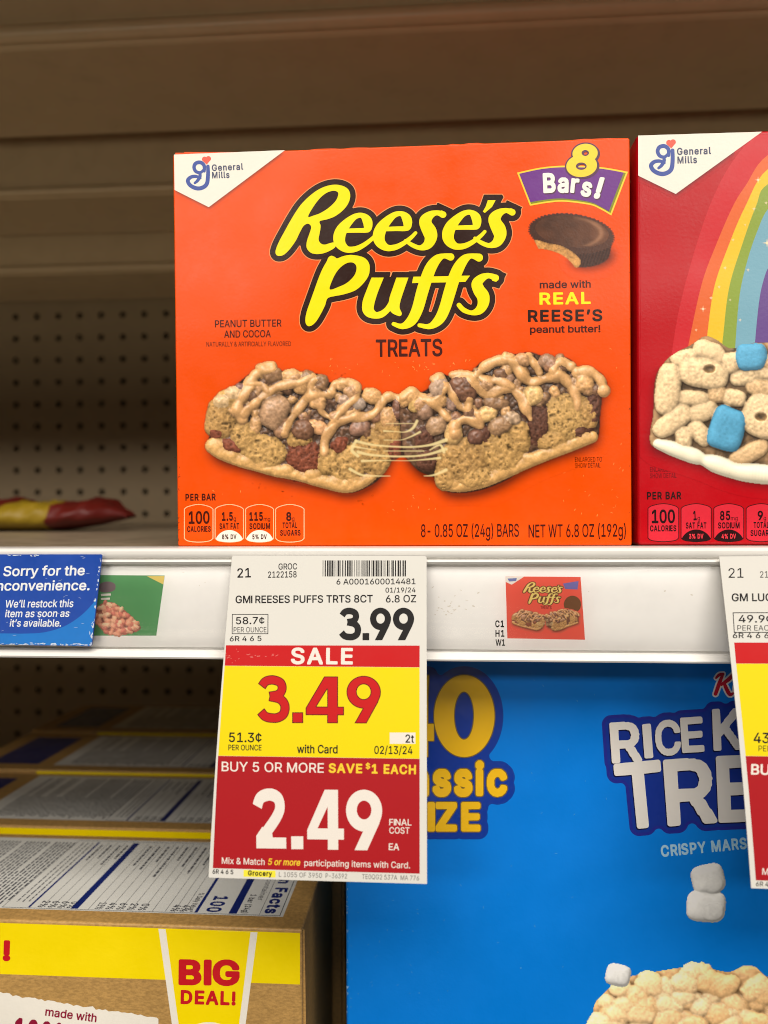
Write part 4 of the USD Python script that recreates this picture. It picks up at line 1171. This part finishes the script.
# front print
front = sbox(-210, 933.5, 301, 1290)
ink(kbox, 'yellow_band', quad((-200, 916), (300, 933), (300, 984.5), (-200, 967)), KFRONT, 1, KYEL)
flag = quad((158.5, 928.8), (257.5, 932.2), (241, 1060), (177, 1060))
fg = ink(kbox, 'deal_flag', flag, KFRONT, 2, KWHITE)
ink(fg, 'flag_field', quad((165.6, 929.0), (250.6, 932.0), (234.6, 1060), (183.6, 1060)), KFRONT, 3, KYEL)
ink(fg, 'deal_lettering', unary_union([text('BIG', 178.4, 985, 239.6, 985.8, 26, 0.075), text('DEAL!', 180.5, 1003.9, 235.6, 1005.4, 14.2, 0.07)]), KFRONT, 4, DEALRED)
ink(fg, 'flag_disc', ell(209, 1046, 30, 24).intersection(sbox(170, 1000, 250, 1060)), KFRONT, 4, KWHITE)
ink(kbox, 'deal_lettering', text('BIG DEAL!', -150, 956, 10.2, 961, 21, 0.08), KFRONT, 2, DEALRED)
tr_ = np.random.default_rng(8)
te = [(x, 992.6 + (x + 160) * 0.0 + max(0, x) * 0.162 + tr_.normal(0, 0.7)) for x in np.arange(-160, 160, 3.2)]
torn = Polygon(te + [(158.4, 1019), (158, 1090), (-160, 1080)]).buffer(0)
lb = ink(kbox, 'torn_label', torn, KFRONT, 1, KWHITE)
ink(lb, 'claim_lettering', unary_union([text('made with', 45, 1015.6, 96.2, 1022.2, 8.6, 0.035), text('100% WHOLE', 12, 1044, 150, 1062, 27, 0.08)]), KFRONT, 2, WINE)


def dup(src, loc, label, group):
    name = src.split('/')[-1]
    path = free('/World', name)
    x = UsdGeom.Xform.Define(stage, path)
    p = x.GetPrim()
    p.GetReferences().AddInternalReference(Sdf.Path(src))
    x.ClearXformOpOrder()
    op = [o for o in x.GetOrderedXformOps()] or [x.AddTranslateOp()]
    x.GetPrim().GetAttribute('xformOp:translate').Set(Gf.Vec3d(*map(float, loc)))
    x.SetXformOpOrder([UsdGeom.XformOp(p.GetAttribute('xformOp:translate'))])
    tag(p, label, 'carton', group)
    p.SetInstanceable(True)
    return path


for dx, dy, lab in ((0.004, 0.082, 'kraft carton directly behind the front BIG DEAL carton, its pale panel half in shade'), (0.005, 0.160, 'third kraft carton back with a navy block on its shaded top'), (0.006, 0.238, 'rearmost kraft carton, a dim edge in the dark under the shelf')):
    dup(kbox, base_of(kbox) + [dx, dy, 0.0], lab, GROUP)

# ================================================================== PRICE TAGS hanging from the channel
TP0, TP1, TP3 = np.array([-0.0681, -0.0127, -0.0019]), np.array([-0.0034, -0.0126, -0.0021]), np.array([-0.0682, -0.0402, -0.0963])
TAGF = Sheet(TP0, np.cross(TP3 - TP0, TP1 - TP0), TP3 - TP0, 0.0019)
TPAPER = paper('tag_paper', (209, 208, 202))
TBLACK = paper('tag_black_ink', (24, 22, 22))
TGREY = paper('tag_grey_ink', (110, 108, 106))
TRED = paper('tag_red_ink', (188, 18, 22))
TCRIM = paper('tag_crimson_ink', (162, 20, 28))
TYEL = paper('tag_yellow_ink', (226, 204, 0))
TDARK = paper('tag_dark_red_ink', (96, 22, 22))
TWHITE = paper('tag_white_ink', (222, 216, 208))
TGROUP = 'sale price tags hanging from the channel'

ptag = thing('price_tag', 'white, yellow and red sale tag reading 2.49, hanging below the orange carton', 'price tag', (-0.0357, -0.013, -0.0965), TGROUP)
sheet_ = quad((233.4, 555.6), (425.4, 556), (426.6, 557.4), (427, 884), (209.4, 877.6), (208.6, 876.4), (232, 556.8))
part(ptag, 'paper', slab(sheet_, TAGF, 0.0003), TPAPER)
L = lambda *a, **k: text(*a, **k)
hd = [L('21', 237.6, 578, 251.2, 577.6, 9.6, 0.02), L('GROC', 278.6, 569.8, 297.2, 569.5, 6.2, 0.02), L('2122158', 268.2, 578, 296.8, 577.6, 6.4, 0.02), L('6 A0001600014481', 336.6, 584.8, 415.6, 584.4, 5.8, 0.02), L('01/19/24', 385.6, 592.9, 415.6, 592.6, 5, 0.02),
      L('GMI REESES PUFFS TRTS 8CT', 236, 603.6, 373, 602.8, 7.7, 0.03), L('6.8 OZ', 386, 602.8, 416.2, 602.6, 7.4, 0.02), L('6R 4 6 5', 230.6, 641.7, 262.2, 641.4, 5.2, 0.02)]
ink(ptag, 'header_lettering', unary_union(hd), TAGF, 1, TBLACK)
ink(ptag, 'old_price_lettering', unary_union([num('3', 339.4, 640.8, 361.4, 640.8, 32.8), sbox(362.8, 633.4, 369.4, 640.6), num('9', 370.2, 640.6, 391.2, 640.6, 32.6), num('9', 393, 640.6, 414.2, 640.6, 32.6)]), TAGF, 1, TBLACK)
br = np.random.default_rng(77)
x, k_ = 322.8, 0
while x < 405.4:
    w = [0.55, 0.55, 1.1, 1.6][br.integers(4)]
    gx = [0.6, 0.6, 1.1, 1.5][br.integers(4)]
    if k_ == 0:
        bars_ = []
    bars_.append(quad((x, 560.4), (min(x + w, 406), 560.4), (min(x + w, 406), 576.6), (x, 576.6)))
    x += w + gx
    k_ += 1
bc = ink(ptag, 'barcode', unary_union(bars_), TAGF, 1, TBLACK)
if bc:
    stage.GetPrimAtPath(bc).SetCustomDataByKey('kind', 'stuff')
ub = sbox(232.6, 614.4, 268.8, 634.4)
up_ = ink(ptag, 'unit_price_box', ub.difference(ub.buffer(-0.7)), TAGF, 1, TBLACK)
ink(up_, 'unit_price_lettering', unary_union([L('58.7¢', 236.6, 624.6, 265, 624.4, 7.2, 0.02), L('PER OUNCE', 234.4, 632.7, 267, 632.6, 5.2)]), TAGF, 1, TBLACK)
sb_ = ink(ptag, 'sale_banner', quad((226.9, 645.6), (419.7, 646), (419.7, 667.6), (225.8, 666.0)), TAGF, 1, TRED)
ink(sb_, 'sale_lettering', L('SALE', 291.6, 664.5, 353.2, 664.9, 16.6, 0.05), TAGF, 2, TWHITE)
sr = np.random.default_rng(5)
sc_ = [affinity.rotate(ell(sr.uniform(227, 285), 656 + sr.normal(0, 1.0), sr.uniform(0.4, 2.2), 0.32), sr.uniform(-25, 25)) for _ in range(16)] + [affinity.rotate(ell(sr.uniform(227, 240), sr.uniform(646, 664), sr.uniform(0.3, 1.0), 0.25), sr.uniform(-60, 60)) for _ in range(8)]
ink(sb_, 'scuff_mark', unary_union(sc_), TAGF, 3, paper('rubbed_tag', (214, 110, 104)), stuff=True)
yp = ink(ptag, 'sale_panel', quad((225.7, 666.2), (419.7, 667.8), (419.7, 758.6), (219.5, 755.6)), TAGF, 1, TYEL)
p349 = unary_union([num('3', 258.2, 723, 290.6, 723.2, 47.6), sbox(293, 712.4, 304, 723.2), num('4', 306.4, 723.2, 344.6, 723.4, 46.6), num('9', 347, 723.4, 381.2, 723.6, 47.4)])
po = ink(yp, 'sale_price_outline', p349, TAGF, 2, TDARK)
ink(yp, 'sale_price_lettering', p349.buffer(-0.9), TAGF, 3, TRED)
ink(yp, 'card_lettering', unary_union([L('51.3¢', 230.2, 742, 262.6, 742.4, 9.6, 0.02), L('PER OUNCE', 229.6, 750.2, 262.6, 750.4, 5.6, 0.02), L('with Card', 297.8, 753, 338.2, 753.4, 8.4, 0.03), L('02/13/24', 374.6, 753.8, 412.6, 754.2, 8.0, 0.02)]), TAGF, 2, TBLACK)
cl_ = ink(yp, 'code_patch', sbox(390, 732.6, 415.6, 743.8), TAGF, 2, TWHITE)
ink(yp, 'code_lettering', L('2t', 405.6, 742.7, 414.2, 742.7, 8.2, 0.02), TAGF, 3, TBLACK)
rp_ = ink(ptag, 'offer_panel', quad((219.4, 755.8), (419.7, 758.8), (419.7, 873.6), (213, 868.0)), TAGF, 1, TCRIM)
ink(rp_, 'offer_lettering', unary_union([L('BUY 5 OR MORE', 222.8, 771.0, 324.4, 772.6, 9.6, 0.012), L('Mix & Match', 222, 863.6, 264.8, 864.8, 6.4, 0.012), L('participating items with Card.', 304.4, 865.7, 410, 868.2, 6.3, 0.01),
                                     L('FINAL', 389.4, 825, 411.6, 825.2, 6.4, 0.015), L('COST', 389.4, 833.2, 409.6, 833.4, 6.4, 0.015), L('EA', 388.8, 849.8, 399.2, 850, 6.8, 0.02)]), TAGF, 2, TWHITE)
ink(rp_, 'saving_lettering', unary_union([L('SAVE', 329.2, 772.6, 362.6, 773.2, 9.6, 0.06), L('$', 366, 768.6, 370.6, 768.6, 5.6, 0.05), L('1 EACH', 372, 773.4, 416, 774.2, 9.6, 0.06), L('5 or more', 268, 864.7, 300, 865.6, 6.6, 0.03, 0.2)]), TAGF, 2, paper('tag_pale_yellow_ink', (228, 194, 50)))
ink(rp_, 'final_price_lettering', unary_union([num('2', 253.6, 848, 286.6, 848.4, 60), sbox(291.6, 836, 303.6, 848.9), num('4', 307.6, 849.2, 344.2, 849.6, 60), num('9', 346.4, 849.8, 382.4, 850.2, 60.6)]), TAGF, 2, TWHITE)
ft = ink(ptag, 'department_patch', quad((243.8, 869.8), (275.6, 870.6), (275.6, 877.4), (243.6, 876.6)), TAGF, 2, paper('tag_olive_ink', (232, 220, 60)))
ink(ptag, 'footer_lettering', unary_union([L('6R 4 6 5', 212.6, 873.6, 233.4, 874.2, 4.6, 0.03), L('Grocery', 248, 875.4, 272, 876.2, 5.2, 0.06)]), TAGF, 3, TBLACK)
ink(ptag, 'footer_lettering', unary_union([L('L 1055 OF 3950', 279, 876.6, 322, 877.8, 4.8), L('P-36392', 325.6, 877.9, 347, 878.4, 4.8), L('TE0QG2 537A  MA 776', 362, 878.8, 419, 880.4, 4.8)]), TAGF, 3, TGREY)

# second tag, further along the channel, hanging a little turned
e1 = np.array([0.9985, -0.035, 0.012])
e1 /= np.linalg.norm(e1)
q0 = at(719.2, 556.4, -0.0130)
q3 = at(751.2, 888.2, -0.0400)
TAG2 = Sheet(q0, np.cross(q3 - q0, e1), q3 - q0, 0.0024)


def px_of(P):
    d = np.asarray(P) - EYE
    z = d @ FWD
    return (384 + 768 * (d @ RIGHT) / z, 512 - 768 * (d @ UP) / z)


q1, q2 = q0 + e1 * 0.0647, q3 + e1 * 0.0647
ptag2 = thing('price_tag', 'sale tag under the red carton, cut off by the right edge of the photo', 'price tag', (q0 + q2) / 2, TGROUP)
c0, c1, c2, c3 = (np.array(px_of(q)) for q in (q0, q1, q2, q3))
part(ptag2, 'paper', slab(Polygon([c0, c1, c2, c3]), TAG2, 0.0003), TPAPER)


def on2(u, v):
    """A point of the second tag: u across, v down, from 0 to 1."""
    return tuple(np.array(px_of(q0 + (q1 - q0) * u + (q3 - q0) * v)))


def line2(s, u0, u1, v, h, bold=0.0):
    a, b = on2(u0, v), on2(u1, v)
    return text(s, a[0], a[1], b[0], b[1], h, bold)


ink(ptag2, 'header_lettering', unary_union([line2('21', 0.033, 0.103, 0.073, 9.8), line2('2141007', 0.180, 0.33, 0.073, 6.4), line2('GM LUCKY CHARMS TRTS 8CT', 0.035, 0.75, 0.151, 8.0, 0.03), line2('6R 4 6 6', 0.02, 0.185, 0.270, 5.4, 0.02)]), TAG2, 1, TBLACK)
ink(ptag2, 'old_price_lettering', line2('3.99', 0.58, 0.96, 0.268, 33, 0.06), TAG2, 1, TBLACK)
bx = Polygon([on2(0.033, 0.187), on2(0.225, 0.187), on2(0.225, 0.253), on2(0.028, 0.253)])
u2 = ink(ptag2, 'unit_price_box', bx.difference(bx.buffer(-0.8)), TAG2, 1, TBLACK)
ink(u2, 'unit_price_lettering', unary_union([line2('49.9¢', 0.055, 0.21, 0.220, 7.6, 0.02), line2('PER EACH', 0.045, 0.215, 0.246, 5.4)]), TAG2, 1, TBLACK)
s2_ = ink(ptag2, 'sale_banner', Polygon([on2(0.024, 0.284), on2(0.967, 0.284), on2(0.967, 0.350), on2(0.022, 0.350)]), TAG2, 1, TRED)
ink(s2_, 'sale_lettering', line2('SALE', 0.34, 0.66, 0.343, 17, 0.05), TAG2, 2, TWHITE)
y2_ = ink(ptag2, 'sale_panel', Polygon([on2(0.022, 0.3505), on2(0.967, 0.3505), on2(0.967, 0.628), on2(0.022, 0.628)]), TAG2, 1, TYEL)
ink(y2_, 'card_lettering', unary_union([line2('43.6¢', 0.062, 0.22, 0.590, 10.4, 0.02), line2('PER EACH', 0.08, 0.23, 0.614, 5.8), line2('with Card', 0.38, 0.58, 0.622, 8.6, 0.03)]), TAG2, 2, TBLACK)
ink(y2_, 'sale_price_lettering', line2('3.49', 0.2, 0.8, 0.52, 50, 0.07), TAG2, 2, TRED)
r2_ = ink(ptag2, 'offer_panel', Polygon([on2(0.022, 0.6285), on2(0.967, 0.6285), on2(0.967, 0.978), on2(0.022, 0.978)]), TAG2, 1, TCRIM)
ink(r2_, 'offer_lettering', line2('BUY 5 OR MORE', 0.038, 0.52, 0.682, 10.6, 0.035), TAG2, 2, TWHITE)
ink(r2_, 'small_print', line2('Mix & Match', 0.05, 0.25, 0.962, 6.6, 0.012), TAG2, 2, TWHITE)
ink(r2_, 'final_price_lettering', line2('2.49', 0.22, 0.8, 0.92, 62, 0.07), TAG2, 2, TWHITE)
ink(ptag2, 'footer_lettering', line2('6R 4 6 6', 0.02, 0.12, 0.994, 4.8, 0.02), TAG2, 1, TBLACK)

# ================================================================== PICTURE LABELS printed on the strip and the blue card over it
mini = thing('picture_label', 'small faded red product picture with C1 H1 W1 beside it on the white strip', 'label', (0.033, -0.0095, -0.02), 'picture labels in the channel')
mq = np.array([(505.5, 576.4), (580.6, 577.0), (585.0, 639.8), (507.3, 638.3)])
bq = np.array([(173.5, 154.0), (630.0, 137.0), (632.0, 545.0), (178.0, 546.0)])


def homography(a, b):
    A, c = [], []
    for (x, y), (u, v) in zip(a, b):
        A += [[x, y, 1, 0, 0, 0, -u * x, -u * y], [0, 0, 0, x, y, 1, -v * x, -v * y]]
        c += [u, v]
    h = np.append(np.linalg.solve(np.array(A, float), np.array(c, float)), 1).reshape(3, 3)

    def f(p):
        p = np.asarray(p, float)
        q = np.c_[p[:, :2], np.ones(len(p))] @ h.T
        return q[:, :2] / q[:, 2:]
    return f


to_mini = homography(bq, mq)


def warp(g):
    return shapely.transform(g, to_mini).buffer(0)


part(mini, 'paper', slab(Polygon(mq), CH, 0.00005, 1), paper('faded_red_print', (224, 92, 76)))
ink(mini, 'lettering_outline', warp(logo_dark.simplify(0.5)), CH, 2, paper('faded_brown_print', (112, 78, 52)))
ink(mini, 'brand_lettering', warp(logo.simplify(0.3)), CH, 3, paper('faded_yellow_print', (226, 206, 120)))
ink(mini, 'corner_patch', warp(quad((174.0, 154.6), (285, 150.2), (208.8, 207.2), (174.6, 190))), CH, 2, paper('faded_white_print', (226, 222, 214)))
ink(mini, 'emblem', quad((507.5, 578.5), (517, 578), (516, 581), (509, 581.5)), CH, 3, paper('faded_blue_print', (110, 124, 176)))
ink(mini, 'banner', quad((563, 583.5), (578.5, 581), (577.6, 589.4), (565, 589)), CH, 2, paper('faded_violet_print', (112, 108, 170)))
ink(mini, 'seal', ell(572.4, 604.5, 8.6, 8.8), CH, 2, paper('faded_brown_print', (112, 78, 52)))
ink(mini, 'variety_lettering', warp(text('TREATS', 376, 357, 442.5, 356.2, 20, 0.03)), CH, 2, paper('faded_dark_print', (120, 50, 44)))
lay_bars(mini, CH, 2.2, 2, np.asarray(srgb(224, 92, 76)), PAPER_PICTURE, to_mini, (srgb(150, 110, 90), 0.25))
ink(mini, 'code_lettering', unary_union([text('C1', 495.2, 627.2, 504, 627.2, 6.8, 0.05), text('H1', 495.4, 636.8, 504.4, 636.8, 6.8, 0.05), text('W1', 495.6, 645.8, 505, 645.8, 6.6, 0.04)]), CH, 1, TBLACK)

green = thing('picture_label', 'small faded green product picture beside the blue apology card', 'label', (-0.1, -0.0095, -0.02), 'picture labels in the channel')
gq = Polygon([(93, 575), (164.7, 575.5), (156.3, 635.7), (92.4, 635.7)])
part(green, 'paper', slab(gq, CH, 0.00005, 1), paper('faded_green_print', (92, 152, 100)))
ink(green, 'corner_flash', quad((147, 576.2), (164.4, 576), (163.4, 584.5)), CH, 2, paper('faded_straw_print', (222, 196, 110)))
ink(green, 'title_panel', shape([(100, 584), (108, 581.5), (115, 584), (114.6, 590), (107, 592.5), (100, 591)]), CH, 2, paper('faded_mauve_print', (120, 102, 108)))
ink(green, 'title_rule', unary_union([line([(101, 595), (111, 594.4)], 2.2), line([(101, 599), (110, 598.6)], 2)]), CH, 2, paper('faded_white_print', (226, 222, 214)), stuff=True)
gp = Picture(92, 600, 160, 640, 0.7, 18)
bar_g = shape([(94, 613), (100, 604), (112, 602), (124, 609), (137, 621), (141, 629), (130, 634), (110, 635), (98, 626)])
gr = np.random.default_rng(41)
gi = inside(gp, bar_g)
gp.put(np.zeros(gp.X.shape), gi, srgb(150, 84, 70), 2, 3, 0.1, 0.5)
n = 0
while n < 90:
    x, y = gr.uniform(96, 137), gr.uniform(602, 635)
    if bar_g.contains(Point(x, y)):
        gp.blob(x, y, 3.2, 2.4, gr.uniform(0, 180), gr.uniform(0, 2), [srgb(206, 140, 112), srgb(186, 108, 92), srgb(222, 168, 136)][n % 3], None, 0.5, 2, 0.1)
        n += 1
bd = gp.H > -40
gp.lay(green, 'bar_picture', CH, 2, PAPER_PICTURE, gp.shade(amb=0.6) * 0.9 + 0.03, bd)

CARDF = Plane((0, -0.0136, 0), (0, -1, 0))
sorry = thing('apology_card', 'worn blue plastic card reading Sorry for the inconvenience at left end of the channel', 'card', (-0.14, -0.0134, -0.032))
CBLUE = surface('blue_card_plastic', srgb(20, 74, 176), 0.35, fibre=0.05, scale=300.0, mottle=0.16, spec=0.5)
co = Polygon([(-46, 554.4), (100.6, 554.3), (102, 555.4), (97, 600), (91.8, 645), (90.6, 646.2), (-54, 643.8)])
part(sorry, 'card', slab(co, CARDF, 0.0005), CBLUE)
inn = co.buffer(-0.5)
sw = Polygon(np.vstack([spline([(-60, 634), (0, 633.4), (25, 633.6), (46, 632), (66, 625.5), (84, 613), (99, 596)], 6, False), [(110, 596), (110, 660), (-60, 660)]]))
ink(sorry, 'swoosh', sw.intersection(inn), CARDF, 1, surface('light_blue_card_plastic', srgb(18, 122, 212), 0.35, fibre=0.05, scale=300.0, mottle=0.12, spec=0.5))
ink(sorry, 'apology_lettering', unary_union([text('Sorry for the', 3, 576.2, 84.6, 575.2, 10, 0.03, 0.12), text('Inconvenience.', -6, 590.6, 89.4, 590.2, 10, 0.03, 0.12)]), CARDF, 2, card('card_white_ink', (236, 240, 244)))
ink(sorry, 'small_lettering', unary_union([text('We’ll restock this', 5, 607.6, 73, 607, 7.6, 0.02, 0.18), text('item as soon as', 5, 617.2, 69, 616.8, 7.4, 0.02, 0.18), text('it’s available.', 9.6, 626.6, 61, 626.6, 7.4, 0.02, 0.18)]), CARDF, 2, card('card_white_ink', (236, 240, 244)))
wr = np.random.default_rng(9)
wear = []
for _ in range(46):
    t = wr.random()
    x, y = 101.6 - 9.6 * t, 556 + 89 * t
    wear.append(affinity.rotate(ell(x - abs(wr.normal(0, 1.2)), y, wr.uniform(0.3, 1.5) * (0.6 + 0.9 * t), wr.uniform(0.2, 0.7)), wr.uniform(60, 130)))
for _ in range(46):
    wear.append(affinity.rotate(ell(wr.uniform(-10, 91), 645 - abs(wr.normal(0, 0.9)), wr.uniform(0.5, 2.6), wr.uniform(0.2, 0.6)), wr.uniform(-20, 20)))
for _ in range(30):
    wear.append(affinity.rotate(ell(wr.uniform(0, 100), wr.uniform(556, 640), wr.uniform(0.5, 2.2), 0.14), wr.uniform(-25, 25)))
for _ in range(14):
    wear.append(affinity.rotate(ell(wr.uniform(0, 40), 555 + abs(wr.normal(0, 0.5)), wr.uniform(0.5, 2.0), 0.35), wr.uniform(-15, 15)))
ink(sorry, 'worn_edge', unary_union(wear).intersection(inn.buffer(0.3)), CARDF, 3, card('worn_white', (214, 224, 236)), stuff=True)

# smudges left on the white strip
sm = np.random.default_rng(23)
marks = []
for cx, cy, n, sx, sy in ((450, 610, 16, 7, 5), (468, 598, 7, 9, 5), (440, 602, 5, 5, 9), (650, 590, 4, 50, 20), (195, 582, 4, 26, 6)):
    for _ in range(n):
        marks.append(affinity.rotate(ell(cx + sm.normal(0, sx), np.clip(cy + sm.normal(0, sy), 572, 640), sm.uniform(0.3, 1.6), sm.uniform(0.2, 0.8)), sm.uniform(-40, 40)))
keep = unary_union([sbox(104, 572, 228, 642), sbox(428, 566, 716, 648)]).difference(unary_union([Polygon(mq).buffer(3), gq.buffer(2)]))
ink(strip, 'smudge', unary_union(marks).intersection(keep), CH, 0.6, paper('strip_smudge', (219, 213, 204)), stuff=True)

# ================================================================== A CRUMPLED BAG at the back of the shelf
bag = thing('candy_bag', 'small crumpled red and yellow candy bag lying in the dark behind the shelf edge', 'bag', (at(40, 530, 0.25)[0], 0.25, 0.0005))
xa, xb2 = at(-60, 515, 0.25)[0], at(132, 515, 0.25)[0]
n, mseg = 56, 28
V = []
for i in range(n):
    t = i / (n - 1)
    x = xa + (xb2 - xa) * t
    e = min(1, (1 - abs(2 * t - 1)) * 3.2)
    hz = 0.0095 * e ** 0.6 * (1 - 0.25 * max(0, (t - 0.72) / 0.28)) + 0.0006
    hy = 0.030 * (0.55 + 0.45 * e) * (1 if t < 0.8 else 1 - (t - 0.8) * 2.6)
    for j in range(mseg):
        a = 2 * math.pi * j / mseg
        V.append((x, 0.25 + hy * math.copysign(abs(math.cos(a)) ** 0.8, math.cos(a)), 0.0009 + hz * (1 + math.copysign(abs(math.sin(a)) ** 0.8, math.sin(a)))))
V = np.array(V)
nz = meshkit.fbm(V * 75, 4, 3) - 0.5
up_w = np.clip((V[:, 2] - 0.004) / 0.01, 0, 1)
V[:, 2] += nz * 0.014 * up_w
V[:, 1] += (meshkit.fbm(V * 60 + 9, 3, 5) - 0.5) * 0.010
V[:, 2] += 0.004 * (meshkit.fbm(V * 190, 3, 8) - 0.5) * up_w
tl = np.clip(((V[:, 0] - xa) / (xb2 - xa) - 0.66) / 0.34, 0, 1)
V[:, 2] += 0.0085 * tl ** 1.3
V[:, 2] = np.maximum(V[:, 2], 0.0007)
F = []
for i in range(n - 1):
    for j in range(mseg):
        a, b = i * mseg + j, i * mseg + (j + 1) % mseg
        F += [(a, a + mseg, b), (b, a + mseg, b + mseg)]
F = np.array(F)
st = F[:, 0] // mseg / (n - 1)
FOILR, FOILY = surface('red_foil', srgb(98, 16, 8), 0.5, fibre=0.1, mottle=0.1), surface('yellow_foil', srgb(150, 124, 20), 0.5, fibre=0.1, mottle=0.1)
xs0, xs1 = (at(18, 515, 0.25)[0] - xa) / (xb2 - xa), (at(66, 515, 0.25)[0] - xa) / (xb2 - xa)
sl = st + 0.25 * (V[F[:, 0]][:, 2] - 0.012) / 0.024 * -0.2
mid_ = (sl > xs0) & (sl < xs1)
part(bag, 'wrapper', trimesh.Trimesh(V, F[~mid_], process=False), FOILR, smooth=50)
part(bag, 'label_band', trimesh.Trimesh(V, F[mid_], process=False), FOILY, smooth=50)
